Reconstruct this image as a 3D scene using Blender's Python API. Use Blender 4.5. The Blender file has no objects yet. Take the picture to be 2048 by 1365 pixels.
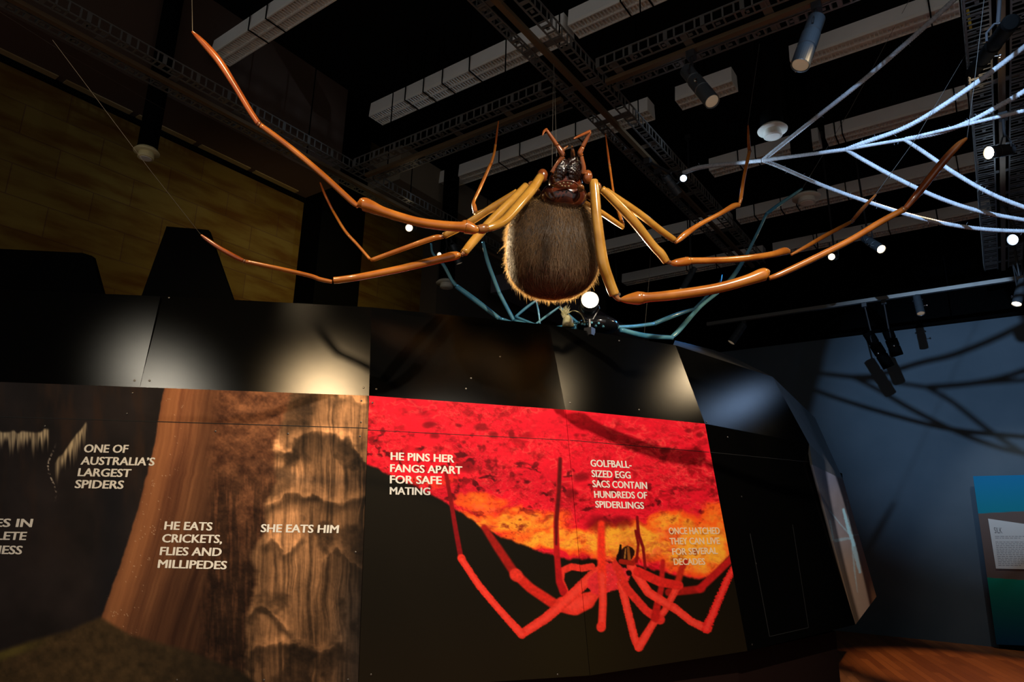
import bpy, math, random
import numpy as np
from mathutils import Vector
random.seed(7); rng = np.random.default_rng(7)
S = bpy.context.scene
COL = S.collection

# ------------------------------------------------------------------ camera
FPX = 1344.0
PIT, ROLL, YAW = math.radians(14.8), math.radians(1.26), math.radians(35.6)
CAM = np.array([0, 0, 1.5])
ZV = np.array([0, 0, 1.0])
HD = np.array([-math.sin(YAW), math.cos(YAW), 0])
R0 = np.array([math.cos(YAW), math.sin(YAW), 0])
FW = math.cos(PIT)*HD + math.sin(PIT)*ZV
UP0 = -math.sin(PIT)*HD + math.cos(PIT)*ZV
RT = math.cos(ROLL)*R0 + math.sin(ROLL)*UP0
DN = math.sin(ROLL)*R0 - math.cos(ROLL)*UP0
cd = bpy.data.cameras.new('camera'); cam = bpy.data.objects.new('camera', cd); COL.objects.link(cam)
cd.sensor_width = 36.0; cd.sensor_fit = 'HORIZONTAL'; cd.lens = 36.0*FPX/2048; cd.clip_end = 200
from mathutils import Matrix
cam.matrix_world = Matrix([[RT[0], -DN[0], -FW[0], CAM[0]], [RT[1], -DN[1], -FW[1], CAM[1]], [RT[2], -DN[2], -FW[2], CAM[2]], [0, 0, 0, 1]])
S.camera = cam

# ------------------------------------------------------------------ world, exposure
S.view_settings.view_transform = 'Standard'; S.view_settings.look = 'None'
S.view_settings.gamma = 1; S.view_settings.use_curve_mapping = False
S.view_settings.exposure = 0.0
w = bpy.data.worlds.new('world'); S.world = w; w.use_nodes = True
w.node_tree.nodes['Background'].inputs[0].default_value = (.97, .97, .96, 1)
w.node_tree.nodes['Background'].inputs[1].default_value = 0.34

# ------------------------------------------------------------------ main lights
def aim(o, t):
    d = Vector(t) - o.location
    o.rotation_euler = d.to_track_quat('-Z', 'Y').to_euler()
def spot(name, loc, target, power, color, angle=50, blend=.6, rad=.04):
    l = bpy.data.lights.new(name, 'SPOT'); l.energy = power; l.color = color
    l.spot_size = math.radians(angle); l.spot_blend = blend; l.shadow_soft_size = rad
    o = bpy.data.objects.new(name, l); COL.objects.link(o); o.location = loc; aim(o, target); return o
WARM = (1.0, .74, .42); WARMW = (1.0, .86, .66); COOL = (.55, .76, 1.0)
spot('red_panel_light', (.7, 1.5, 4.62), (-2.15, 3.75, 1.75), 820, WARMW, 62, .6, .03)
spot('cave_panel_light', (-2.1, .25, 4.62), (-3.3, 2.5, 1.9), 380, (1.0, .69, .35), 60, .95)
spot('cave_panel_fill_light', (-3.45, -.85, 4.6), (-4.0, 1.95, 2.3), 110, (1, .9, .7), 50, .8)
spot('spider_key_light', (.3, 3.95, 4.62), (-1.75, 2.95, 3.2), 105, WARM, 60, .6)
spot('abdomen_rim_light', (-4.75, 3.85, 4.2), (-2.15, 2.95, 2.85), 2600, WARM, 22, .5)
spot('spider_side_light', (-3.2, 1.2, 4.65), (-2.2, 2.6, 3.2), 16, WARM, 80, .6)
spot('pod_sheen_light', (.27, 6.0, 4.38), (-2.0, 4.9, 2.5), 150, WARM, 45, .6)
spot('pod_blue_sheen_light', (.72, 9.3, 4.6), (-1.6, 6.4, 2.6), 40, (.4, .62, 1.0), 45, .6)
spot('back_wall_light', (.06, 1.0, 4.66), (-.2, 11.5, 3.2), 2000, (.42, .66, 1.0), 27, .9, .03)
spot('left_wall_light', (-4.1, 4.15, 4.0), (-6.2, 4.3, 3.5), 62, (1, .77, .30), 120, 1.0)
spot('floor_light', (1.0, 8.2, 4.5), (-.3, 9.3, 0), 420, (1, .6, .3), 34, .5)
spot('silk_panel_light', (.6, 9.5, 4.5), (.2, 11.4, 1.5), 95, (1, .97, .93), 40, .8)
spot('end_panel_light', (1.3, 7.6, 4.3), (-1.3, 7.7, 1.35), 330, (1, .9, .85), 24, .5)
spot('rope_node_light', (-1.80, 5.02, 4.28), (-.75, 5.26, 4.40), 26, COOL, 64, .8, .02)
spot('web_left_light', (.2, 5.85, 4.30), (-1.3, 5.27, 4.46), 120, (.55, .75, 1.0), 28, .7)
spot('blue_spider_light', (-1.2, 7.2, 4.6), (-2.5, 5.1, 3.3), 260, (.04, .36, 1.0), 34, .8)
spot('teal_spider_light', (-4.4, 4.4, 4.6), (-3.6, 4.7, 3.2), 22, (.25, .6, .9), 60, .6)

# ------------------------------------------------------------------ pixel / plane maths
def ray(x, y): return FW + RT*((x-1024)/FPX) + DN*((y-682.5)/FPX)
def on(x, y, n, k):
    n = np.array(n, float); d = ray(x, y); return CAM + d*((k-n@CAM)/(n@d))
def onz(x, y, z): return on(x, y, (0, 0, 1), z)
def at(x, y, d):
    r = ray(x, y); return CAM + r*d/(r@HD)
def proj(P):
    d = np.asarray(P)-CAM; z = d@FW; return 1024+FPX*(d@RT)/z, 682.5+FPX*(d@DN)/z, z
def wid(x, y, d, wpx): return wpx*((at(x, y, d)-CAM)@FW)/FPX
def plane3(a, b, c):
    n = np.cross(b-a, c-a); n /= np.linalg.norm(n)
    if n@(CAM-a) < 0: n = -n
    return n, n@a
def pl(x, y, P): return on(x, y, P[0], P[1])

# ------------------------------------------------------------------ mesh builder
class MB:
    def __init__(s): s.v = []; s.f = []
    def add(s, vs, fs):
        o = len(s.v); s.v += [tuple(map(float, p)) for p in vs]; s.f += [tuple(i+o for i in f) for f in fs]; return s
    def box(s, a, b):
        x0, y0, z0 = a; x1, y1, z1 = b
        return s.add([(x0,y0,z0),(x1,y0,z0),(x1,y1,z0),(x0,y1,z0),(x0,y0,z1),(x1,y0,z1),(x1,y1,z1),(x0,y1,z1)],
                     [(0,3,2,1),(4,5,6,7),(0,1,5,4),(1,2,6,5),(2,3,7,6),(3,0,4,7)])
    def slab(s, pts, n, t):          # polygon extruded by t against normal n
        k = len(pts); a = [np.array(p) for p in pts]; b = [p-np.array(n)*t for p in a]
        fs = [tuple(range(k)), tuple(range(2*k-1, k-1, -1))]+[(i, i+k, (i+1) % k+k, (i+1) % k) for i in range(k)]
        return s.add(a+b, fs)
    def tube(s, pts, rad, seg=12, cap=True, strands=0, pitch=.06, squash=None):
        pts = np.array(pts, float); n = len(pts)
        rad = np.full(n, rad) if np.isscalar(rad) else np.array(rad, float)
        T = np.gradient(pts, axis=0); T /= np.linalg.norm(T, axis=1)[:, None]+1e-12
        u = np.cross(T[0], [0, 0, 1.0]);
        if np.linalg.norm(u) < 1e-3: u = np.cross(T[0], [0, 1.0, 0])
        vs = []; L = 0
        for i in range(n):
            u = u-T[i]*(u@T[i]); u /= np.linalg.norm(u); w_ = np.cross(T[i], u)
            if i: L += np.linalg.norm(pts[i]-pts[i-1])
            for k in range(seg):
                a = 2*math.pi*k/seg; r = rad[i]
                if strands:
                    ph = 2*math.pi*L/pitch; r *= .80+.24*abs(math.cos(strands*(a-ph)/2))
                vs.append(pts[i]+r*(math.cos(a)*u+math.sin(a)*w_))
        fs = [(i*seg+k, i*seg+(k+1) % seg, (i+1)*seg+(k+1) % seg, (i+1)*seg+k) for i in range(n-1) for k in range(seg)]
        if cap: fs += [tuple(range(seg-1, -1, -1)), tuple((n-1)*seg+k for k in range(seg))]
        return s.add(vs, fs)
    def cyl(s, a, b, r, r2=None, seg=20): return s.tube([a, b], [r, r if r2 is None else r2], seg)
    def lathe(s, a, ax, prof, seg=28):  # prof [(dist along ax, radius)]
        a = np.array(a, float); ax = np.array(ax, float); ax /= np.linalg.norm(ax)
        u = np.cross(ax, [0, 0, 1.0])
        if np.linalg.norm(u) < 1e-3: u = np.array([1.0, 0, 0])
        u /= np.linalg.norm(u); w_ = np.cross(ax, u); n = len(prof)
        vs = [a+ax*h+r*(math.cos(2*math.pi*k/seg)*u+math.sin(2*math.pi*k/seg)*w_) for h, r in prof for k in range(seg)]
        fs = [(i*seg+k, i*seg+(k+1) % seg, (i+1)*seg+(k+1) % seg, (i+1)*seg+k) for i in range(n-1) for k in range(seg)]
        fs += [tuple(range(seg-1, -1, -1)), tuple((n-1)*seg+k for k in range(seg))]
        return s.add(vs, fs)
    def ell(s, c, ax, seg=24, ring=14, p=2.0):   # ax: three half-axis vectors
        c = np.array(c, float); A = [np.array(q, float) for q in ax]; vs = []
        sp = lambda q: math.copysign(abs(q)**(2/p), q)
        for i in range(1, ring):
            t = math.pi*i/ring
            for k in range(seg):
                a = 2*math.pi*k/seg
                vs.append(c+sp(math.cos(t))*A[2]+sp(math.sin(t))*(math.cos(a)*A[0]+math.sin(a)*A[1]))
        o = len(vs); vs += [c+A[2], c-A[2]]
        fs = [(i*seg+k, (i+1)*seg+k, (i+1)*seg+(k+1) % seg, i*seg+(k+1) % seg) for i in range(ring-2) for k in range(seg)]
        fs += [(o, k, (k+1) % seg) for k in range(seg)]+[(o+1, (ring-2)*seg+(k+1) % seg, (ring-2)*seg+k) for k in range(seg)]
        return s.add(vs, fs)
    def build(s, name, m, parent=None, smooth=False, origin=None):
        off = np.zeros(3)
        q = parent
        while q is not None: off += np.array(q.location); q = q.parent
        if parent is None:
            off = np.array(origin) if origin is not None else np.mean(np.array(s.v), axis=0)
        me = bpy.data.meshes.new(name)
        me.from_pydata([tuple(np.array(p)-off) for p in s.v], [], s.f)
        me.materials.append(m)
        if smooth: me.polygons.foreach_set('use_smooth', [True]*len(me.polygons))
        me.update()
        o = bpy.data.objects.new(name, me); COL.objects.link(o)
        if parent is not None: o.parent = parent
        else: o.location = off
        return o
def tag(o, label, cat, group=None):
    o['label'] = label; o['category'] = cat
    if group: o['group'] = group
    return o
def thing(name, label, cat, loc, group=None):
    o = bpy.data.objects.new(name, None); COL.objects.link(o); o.location = tuple(map(float, loc)); o.empty_display_size = .1
    return tag(o, label, cat, group)
def struct(o): o['kind'] = 'structure'; return o
def crom(P, n=8):                       # Catmull-Rom through rows of P
    P = np.array(P, float); Q = np.vstack([2*P[0]-P[1], P, 2*P[-1]-P[-2]]); out = []
    for i in range(1, len(Q)-2):
        for t in np.linspace(0, 1, n, endpoint=False):
            a, b, c, d = Q[i-1:i+3]
            out.append(.5*(2*b+(c-a)*t+(2*a-5*b+4*c-d)*t*t+(3*b-a-3*c+d)*t**3))
    out.append(P[-1]); return np.array(out)
def ptube(mb, spec, n=8, seg=14, **k):  # spec rows: x, y, d, width px
    pts = [at(x, y, d) for x, y, d, q in spec]; r = [wid(*q)/2 for q in spec]
    A = crom(np.column_stack([pts, r]), n); return mb.tube(A[:, :3], np.maximum(A[:, 3], .001), seg, **k)

# ------------------------------------------------------------------ materials
def mat(name, col, rough=.5, metal=0, spec=.5, coat=0, emit=None, estr=0, sss=0):
    m = bpy.data.materials.new(name); m.use_nodes = True; b = m.node_tree.nodes['Principled BSDF']
    b.inputs['Base Color'].default_value = (*col, 1); b.inputs['Roughness'].default_value = rough
    b.inputs['Metallic'].default_value = metal; b.inputs['Specular IOR Level'].default_value = spec
    b.inputs['Coat Weight'].default_value = coat; b.inputs['Coat Roughness'].default_value = .08
    if sss:
        b.inputs['Subsurface Weight'].default_value = sss; b.inputs['Subsurface Scale'].default_value = .02
    if emit: b.inputs['Emission Color'].default_value = (*emit, 1); b.inputs['Emission Strength'].default_value = estr
    return m
def noisy(m, c1, c2, scale=8, stretch=(1, 1, 1), detail=5, bump=0, ramp=(.35, .65)):
    nt = m.node_tree; b = nt.nodes['Principled BSDF']
    tc = nt.nodes.new('ShaderNodeTexCoord'); mp = nt.nodes.new('ShaderNodeMapping'); mp.inputs['Scale'].default_value = stretch
    no = nt.nodes.new('ShaderNodeTexNoise'); no.inputs['Scale'].default_value = scale; no.inputs['Detail'].default_value = detail
    cr = nt.nodes.new('ShaderNodeValToRGB'); cr.color_ramp.elements[0].color = (*c1, 1); cr.color_ramp.elements[1].color = (*c2, 1)
    cr.color_ramp.elements[0].position, cr.color_ramp.elements[1].position = ramp
    L = nt.links.new
    L(tc.outputs['Object'], mp.inputs[0]); L(mp.outputs[0], no.inputs['Vector']); L(no.outputs['Fac'], cr.inputs[0]); L(cr.outputs[0], b.inputs['Base Color'])
    if bump:
        bp = nt.nodes.new('ShaderNodeBump'); bp.inputs['Strength'].default_value = bump; bp.inputs['Distance'].default_value = .01
        L(no.outputs['Fac'], bp.inputs['Height']); L(bp.outputs[0], b.inputs['Normal'])
    return m
M = {}
M['black'] = mat('black_paint', (.0012, .0012, .0012), .8, spec=.03)
M['ceiling'] = mat('black_ceiling', (.004, .004, .004), .9, spec=.1)
def laminate():
    m = bpy.data.materials.new('black_satin_laminate'); m.use_nodes = True; nt = m.node_tree; b = nt.nodes['Principled BSDF']
    b.inputs['Base Color'].default_value = (.0016, .0016, .0016, 1); b.inputs['Specular IOR Level'].default_value = 0; b.inputs['Roughness'].default_value = .9
    g = nt.nodes.new('ShaderNodeBsdfAnisotropic'); g.distribution = 'BECKMANN'; g.inputs['Roughness'].default_value = .24
    no = nt.nodes.new('ShaderNodeTexNoise'); no.inputs['Scale'].default_value = 14
    cr = nt.nodes.new('ShaderNodeValToRGB'); cr.color_ramp.elements[0].color = (.024, .024, .025, 1); cr.color_ramp.elements[1].color = (.029, .029, .029, 1)
    nt.links.new(no.outputs['Fac'], cr.inputs[0]); nt.links.new(cr.outputs[0], g.inputs['Color'])
    a = nt.nodes.new('ShaderNodeAddShader'); nt.links.new(b.outputs[0], a.inputs[0]); nt.links.new(g.outputs[0], a.inputs[1]); nt.links.new(a.outputs[0], nt.nodes['Material Output'].inputs[0])
    return m
M['laminate'] = laminate()
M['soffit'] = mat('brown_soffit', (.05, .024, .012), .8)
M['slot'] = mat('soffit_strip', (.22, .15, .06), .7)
M['bluewall'] = noisy(mat('blue_grey_wall', (.2, .25, .3), .85, spec=.2), (.07, .10, .125), (.09, .122, .15), 1.3)
M['batten'] = noisy(mat('white_batten_enamel', (.6, .58, .54), .45), (.76, .73, .68), (.86, .83, .78), 2.0)
M['louvre'] = mat('louvre_white', (.8, .76, .68), .5)
M['tray'] = mat('dark_steel_tray', (.2, .19, .175), .35, metal=.6)
M['track'] = mat('bronze_track', (.20, .13, .07), .4, metal=.6)
M['spotbody'] = mat('grey_spotlight_enamel', (.04, .048, .056), .42)
M['spotblack'] = mat('black_spotlight_enamel', (.02, .02, .022), .4)
M['chrome'] = mat('chrome', (.7, .7, .68), .2, metal=1)
M['lensglow'] = mat('faint_glow_lens', (.3, .25, .2), .2, emit=(1, .72, .45), estr=.12)  # faint warm glow put into the lens by emission
M['lenswarm'] = mat('lit_warm_lens', (1, .9, .7), .3, emit=(1, .78, .48), estr=60)
M['lensdim'] = mat('lit_small_lens', (1, .9, .7), .3, emit=(1, .8, .5), estr=14)
M['lenscool'] = mat('lit_cool_lens', (.8, .9, 1), .3, emit=(.55, .75, 1), estr=25)
M['vent'] = mat('white_diffuser', (.55, .52, .45), .5)
M['ventlit'] = mat('diffuser_painted_lit', (.6, .5, .25), .5)  # white diffuser with yellow light painted into its colour
M['wire'] = mat('steel_wire', (.10, .09, .08), .5, metal=.5)
M['yellow'] = mat('yellow_tag', (.6, .42, .05), .6)
M['rope'] = noisy(mat('white_rope', (.75, .78, .82), .8), (.32, .34, .37), (.46, .48, .51), 60)
M['letter'] = mat('white_lettering', (.80, .78, .73), .6)
M['letterpale'] = mat('pale_pink_lettering', (.85, .62, .42), .6)
M['screw'] = mat('screw_head', (.12, .11, .1), .4, metal=.8)
M['groove'] = mat('dark_groove', (.003, .003, .003), .8)
# spider
def legmat(name, c1, c2, rough=.22):
    return noisy(mat(name, c1, rough, coat=1, sss=.05), c1, c2, 9, (1, 1, 1), 4)
M['femur'] = legmat('ochre_glossy_leg', (.30, .14, .018), (.42, .22, .04))
M['tibia'] = legmat('amber_glossy_leg', (.29, .085, .012), (.40, .14, .02))
M['tarsus'] = legmat('red_brown_glossy_leg', (.20, .042, .008), (.32, .085, .016))
M['knee'] = legmat('dark_brown_knee', (.09, .03, .01), (.22, .08, .02))
M['palpbrown'] = legmat('brown_glossy_palp', (.12, .03, .008), (.20, .055, .012))
M['carapace'] = noisy(mat('dark_red_carapace', (.1, .02, .008), .2, coat=.8), (.018, .005, .004), (.13, .025, .008), 7, ramp=(.4, .7))
M['head'] = noisy(mat('black_glossy_head', (.02, .008, .006), .2, coat=.8), (.003, .002, .002), (.016, .006, .005), 30, bump=.9)
M['eye'] = mat('glass_eye', (.16, .11, .06), .08, coat=1)
M['fur'] = noisy(mat('brown_fur', (.1, .06, .035), .6, spec=.3), (.016, .011, .008), (.17, .11, .062), 5.5, (1, 1, .16), ramp=(.40, .62))
_n = M['fur'].node_tree; _b = _n.nodes['Principled BSDF']; _t = _n.nodes.new('ShaderNodeBsdfTranslucent'); _t.inputs[0].default_value = (.62, .40, .18, 1)
_m = _n.nodes.new('ShaderNodeMixShader'); _m.inputs[0].default_value = .45; _n.links.new(_b.outputs[0], _m.inputs[1]); _n.links.new(_t.outputs[0], _m.inputs[2]); _n.links.new(_m.outputs[0], _n.nodes['Material Output'].inputs[0])
M['abdomen'] = noisy(mat('brown_hide', (.06, .036, .02), .8), (.02, .012, .008), (.04, .025, .016), 12)
M['bluleg'] = noisy(mat('blue_light_painted_leg', (.3, .5, .6), .25, coat=.6), (.05, .22, .36), (.14, .36, .42), 5)  # blue lamp light painted into the leg colour
M['palp'] = noisy(mat('straw_palp', (.5, .45, .25), .8), (.35, .32, .14), (.6, .55, .35), 30)
M['dome'] = mat('black_glossy_shell', (.008, .008, .01), .15, coat=1)
M['bluebead'] = mat('blue_glass_bead', (.15, .45, .6), .1, coat=1)
# sandstone wall
def stone():
    m = mat('sandstone_blocks', (.3, .2, .07), .9, spec=.1); nt = m.node_tree; b = nt.nodes['Principled BSDF']; L = nt.links.new
    tc = nt.nodes.new('ShaderNodeTexCoord'); sx = nt.nodes.new('ShaderNodeSeparateXYZ'); cx = nt.nodes.new('ShaderNodeCombineXYZ')
    L(tc.outputs['Object'], sx.inputs[0]); L(sx.outputs['Y'], cx.inputs['X']); L(sx.outputs['Z'], cx.inputs['Y'])
    br = nt.nodes.new('ShaderNodeTexBrick'); L(cx.outputs[0], br.inputs['Vector'])
    br.inputs['Scale'].default_value = 1; br.inputs['Brick Width'].default_value = .62; br.inputs['Row Height'].default_value = .27
    br.inputs['Mortar Size'].default_value = .005; br.inputs['Mortar Smooth'].default_value = .3
    br.inputs['Color1'].default_value = (.13, .088, .02, 1); br.inputs['Color2'].default_value = (.105, .066, .014, 1); br.inputs['Mortar'].default_value = (.09, .05, .02, 1)
    no = nt.nodes.new('ShaderNodeTexNoise'); mp = nt.nodes.new('ShaderNodeMapping'); mp.inputs['Scale'].default_value = (1, 4, 1)
    L(cx.outputs[0], mp.inputs[0]); L(mp.outputs[0], no.inputs['Vector']); no.inputs['Scale'].default_value = 1.6; no.inputs['Detail'].default_value = 6
    cr = nt.nodes.new('ShaderNodeValToRGB'); cr.color_ramp.elements[0].position = .36; cr.color_ramp.elements[1].position = .58
    cr.color_ramp.elements[0].color = (.62, .42, .3, 1); cr.color_ramp.elements[1].color = (1, 1, 1, 1)
    mx = nt.nodes.new('ShaderNodeMix'); mx.data_type = 'RGBA'; mx.blend_type = 'MULTIPLY'; mx.inputs[0].default_value = 1
    L(no.outputs['Fac'], cr.inputs[0]); L(br.outputs['Color'], mx.inputs[6]); L(cr.outputs[0], mx.inputs[7]); L(mx.outputs[2], b.inputs['Base Color'])
    bp = nt.nodes.new('ShaderNodeBump'); bp.inputs['Strength'].default_value = .4; bp.inputs['Distance'].default_value = .01
    L(br.outputs['Fac'], bp.inputs['Height']); bp.invert = True; L(bp.outputs[0], b.inputs['Normal'])
    return m
M['stone'] = stone()
def woodfloor():
    m = mat('timber_floor', (.3, .1, .03), .4); nt = m.node_tree; b = nt.nodes['Principled BSDF']; L = nt.links.new
    tc = nt.nodes.new('ShaderNodeTexCoord'); mp = nt.nodes.new('ShaderNodeMapping'); mp.inputs['Rotation'].default_value = (0, 0, math.radians(70))
    br = nt.nodes.new('ShaderNodeTexBrick'); L(tc.outputs['Object'], mp.inputs[0]); L(mp.outputs[0], br.inputs['Vector'])
    br.inputs['Scale'].default_value = 1; br.inputs['Brick Width'].default_value = 1.1; br.inputs['Row Height'].default_value = .085; br.inputs['Mortar Size'].default_value = .0015
    br.inputs['Color1'].default_value = (.46, .15, .04, 1); br.inputs['Color2'].default_value = (.26, .075, .02, 1); br.inputs['Mortar'].default_value = (.08, .025, .01, 1)
    L(br.outputs['Color'], b.inputs['Base Color']); return m
M['floor'] = woodfloor()
def printmat(name, rough=.6):
    m = mat(name, (1, 1, 1), rough, spec=.12); nt = m.node_tree; a = nt.nodes.new('ShaderNodeAttribute'); a.attribute_name = 'ink'
    nt.links.new(a.outputs['Color'], nt.nodes['Principled BSDF'].inputs['Base Color']); return m
M['print'] = printmat('printed_graphic')

# ------------------------------------------------------------------ the room
struct(MB().box((-6.3, -3, -.1), (3.5, 11.7, 0)).build('floor', M['floor'], origin=(0, 0, 0)))
struct(MB().box((-6.3, -7.5, 6.3), (3.5, 11.7, 6.4)).build('ceiling', M['ceiling']))
struct(MB().box((-6.4, -3, 0), (-6.2, 11.5, 6.3)).build('wall_left', M['stone'], origin=(-6.2, 4.42, 3.4)))
struct(MB().box((-6.2, 11.5, 0), (3.5, 11.7, 4.42)).build('wall_back', M['bluewall']))
struct(MB().box((-6.2, 11.42, 4.42), (3.5, 11.7, 6.3)).build('trim_1', M['black']))
struct(MB().box((3.5, 2.5, 0), (3.6, 11.7, 6.3)).build('wall_right', M['black']))
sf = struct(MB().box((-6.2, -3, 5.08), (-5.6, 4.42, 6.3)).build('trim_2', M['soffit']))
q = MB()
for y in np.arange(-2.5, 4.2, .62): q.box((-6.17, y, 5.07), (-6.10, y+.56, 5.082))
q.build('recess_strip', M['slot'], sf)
struct(MB().box((-6.2, -3, 5.02), (-6.17, 4.42, 5.07)).build('trim_3', M['black']))
# black column against the stone wall
struct(MB().box((-6.2, 4.42, 0), (-5.85, 5.05, 6.3)).build('trim_4', M['black']))
struct(MB().box((-6.2, 6.45, 0), (-5.9, 11.5, 6.3)).build('trim_5', mat('dim_brown_partition', (.06, .045, .035), .8)))
struct(MB().box((-6.2, 5.05, 5.35), (-5.3, 7.2, 5.8)).build('trim_6', mat('grey_bulkhead', (.2, .16, .11), .8)))
struct(MB().box((-5.55, 7.2, 4.6), (-5.0, 11.4, 4.85)).build('trim_7', mat('bulkhead_dusty', (.12, .10, .12), .8)))

# ------------------------------------------------------------------ ceiling battens
def batten(x0, x1, y, z, label, straps):
    t = thing('fluorescent_batten', label, 'light fitting', ((x0+x1)/2, y, z), 'unlit battens on the ceiling')
    W, H = .2, .14
    mb = MB()
    mb.slab([(x0, y-W/2, z), (x0, y-W/2+.015, z+H), (x0, y+W/2-.015, z+H), (x0, y+W/2, z)], (-1, 0, 0), x1-x0)
    h = mb.build('housing', M['batten'], t)
    lv = MB()
    lv.box((x0, y-W/2, z-.03), (x1, y-W/2+.012, z-.0005)); lv.box((x0, y+W/2-.012, z-.03), (x1, y+W/2, z-.0005)); lv.box((x0, y-.008, z-.03), (x1, y+.008, z-.0005))
    n = int((x1-x0)/.032)
    for i in range(n+1):
        x = x0+(x1-x0-.006)*i/n; lv.box((x, y-W/2+.012, z-.028), (x+.007, y+W/2-.012, z-.001))
    lv.build('louvre', M['louvre'], t)
    for s in straps:
        sb = MB(); a = .006
        sb.box((s-a, y-W/2-.006, z-.036), (s+a, y+W/2+.006, z-.031)); sb.box((s-a, y-W/2-.007, z-.036), (s+a, y-W/2-.001, 6.3)); sb.box((s-a, y+W/2+.001, z-.036), (s+a, y+W/2+.007, 6.3))
        sb.build('hanging_strap', M['black'], t)
ZB = 5.63
def bx(px, py, Y): return on(px, py, (0, 1, 0), Y)[0]
rows = [(-5.45, -2.3, 2.8, 'grey batten light beyond the raised leg tip, nearest the top left corner', [-4.85, -4.6, -3.2]),
        (-4.95, -2.55, 4.31, 'long batten left of the crossing cable trays, third of its length strapped', [-4.42, -4.17, -3.92, -3.58]),
        (-2.5, -.2, 4.31, 'batten at the top edge right of the steep cable tray', [-2.0, -1.8]),
        (-5.35, -2.45, 5.83, 'batten crossing just behind the head of the big spider', [-4.35, -4.05, -3.3]),
        (-2.15, -1.58, 5.83, 'short batten stub behind the grey tube spotlight below the tray', [-1.9]),
        (-1.05, .25, 5.83, 'batten behind the tube spotlight with the cream lens, upper right', [.05]),
        (-2.35, -1.12, 7.38, 'batten behind the left end of the rope web', [-2.0, -1.8]),
        (-1.05, .25, 7.38, 'batten between the two upper rope branches and the right tray', [-.95, -.88, .15]),
        (-2.5, .3, 8.9, 'far batten behind the lower flared ceiling diffuser', [-2.25, -1.9, -1.7, -1.1, .1]),
        (-5.2, -2.6, 8.9, 'far batten behind the right side legs of the big spider', [-3.6, -3.2]),
        (-2.4, .4, 10.4, 'farthest batten, low behind the raised right leg', [-1.8, -.8]),
        (-5.0, -2.55, 10.4, 'faint farthest batten right of the furry abdomen', [-3.8, -3.3])]
for r in rows: batten(r[0], r[1], r[2], ZB, r[3], r[4])

# ------------------------------------------------------------------ cable trays
def tray(label, a, b, fixed, axis, z=4.8, W=.34, pitch=.075, sw=.085):
    c = (a+b)/2
    def P(s, o, h): return (s, fixed+o, h) if axis == 'x' else (fixed+o, s, h)
    def bx2(mb, s0, s1, o0, o1, h0, h1):
        p, q_ = P(s0, o0, h0), P(s1, o1, h1); mb.box(np.minimum(p, q_), np.maximum(p, q_))
    t = thing('cable_tray', label, 'cable tray', P(c, 0, z), 'perforated trays under the ceiling')
    r2 = random.Random(int(abs(fixed*1000)+abs(a)*10))
    for sgn in (-1, 1):
        mb = MB(); o1 = sgn*W/2; o0 = sgn*(W/2-sw)
        bx2(mb, a, b, o1-.006*sgn, o1+.004*sgn, z+.075, z+.085); bx2(mb, a, b, o1-.012*sgn, o1, z-.004, z+.004); bx2(mb, a, b, o0, o0+.012*sgn, z-.004, z+.004)
        s = a; i = 0
        while s < b-.05:
            wd = .012 if i % 4 else .03
            bx2(mb, s, s+wd, min(o0, o1), max(o0, o1), z-.003, z+.003)
            bx2(mb, s, s+wd, o1-.003, o1+.003, z, z+.08)
            if i % 3 == 1: bx2(mb, s+.02, s+.05, (o0+o1)/2-.012, (o0+o1)/2+.012, z-.003, z+.003)
            s += pitch*(.6 if i % 4 == 3 else 1); i += 1
        mb.build('perforated_rail', M['tray'], t)
    mb = MB(); bx2(mb, a, b, -.022, .022, z-.035, z-.002); mb.build('lighting_track', M['track'], t)
    s = a+.1
    while s < b-.1:
        mb = MB(); bx2(mb, s, s+.06, -W/2+.01, W/2-.01, z+.006, z+.012); mb.build('cross_strap', M['tray'], t); s += .55
    for s in np.arange(a+.3, b, 1.4):
        mb = MB(); mb.cyl(P(s, 0, z+.012), P(s, 0, 6.3), .006, seg=8); mb.build('hanger_rod', M['black'], t)
tray('steep dark cable tray running from the top edge down behind the big spider', .6, 8.6, -2.27, 'y')
tray('dark cable tray crossing left of the steep tray, above the spider head', -4.75, -2.47, 4.07, 'x')
tray('dark cable tray right of the crossing, carrying two tube spotlights', -2.07, .2, 4.07, 'x')
tray('broad cable tray running down the right edge behind the web', 3.4, 10.4, .42, 'y', W=.40, pitch=.055, sw=.15)
tray('faint red-lit cable tray in the upper left corner above the stone wall', .4, 7.0, -4.95, 'y')

# far lighting rail on the back wall side
zr = on(1738, 602, (0, 1, 0), 10)[2]
t = thing('lighting_rail', 'thin dark lighting rail across the far end below the ceiling', 'rail', (-1.5, 10, zr))
MB().box((-3.4, 9.97, zr-.02), (1.6, 10.03, zr+.03)).build('rail_bar', M['tray'], t)
for x in (-3.2, -1.7, -.2, 1.3): MB().cyl((x, 10, zr+.03), (x, 10, 6.3), .008, seg=8).build('hanger_rod', M['black'], t)

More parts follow.
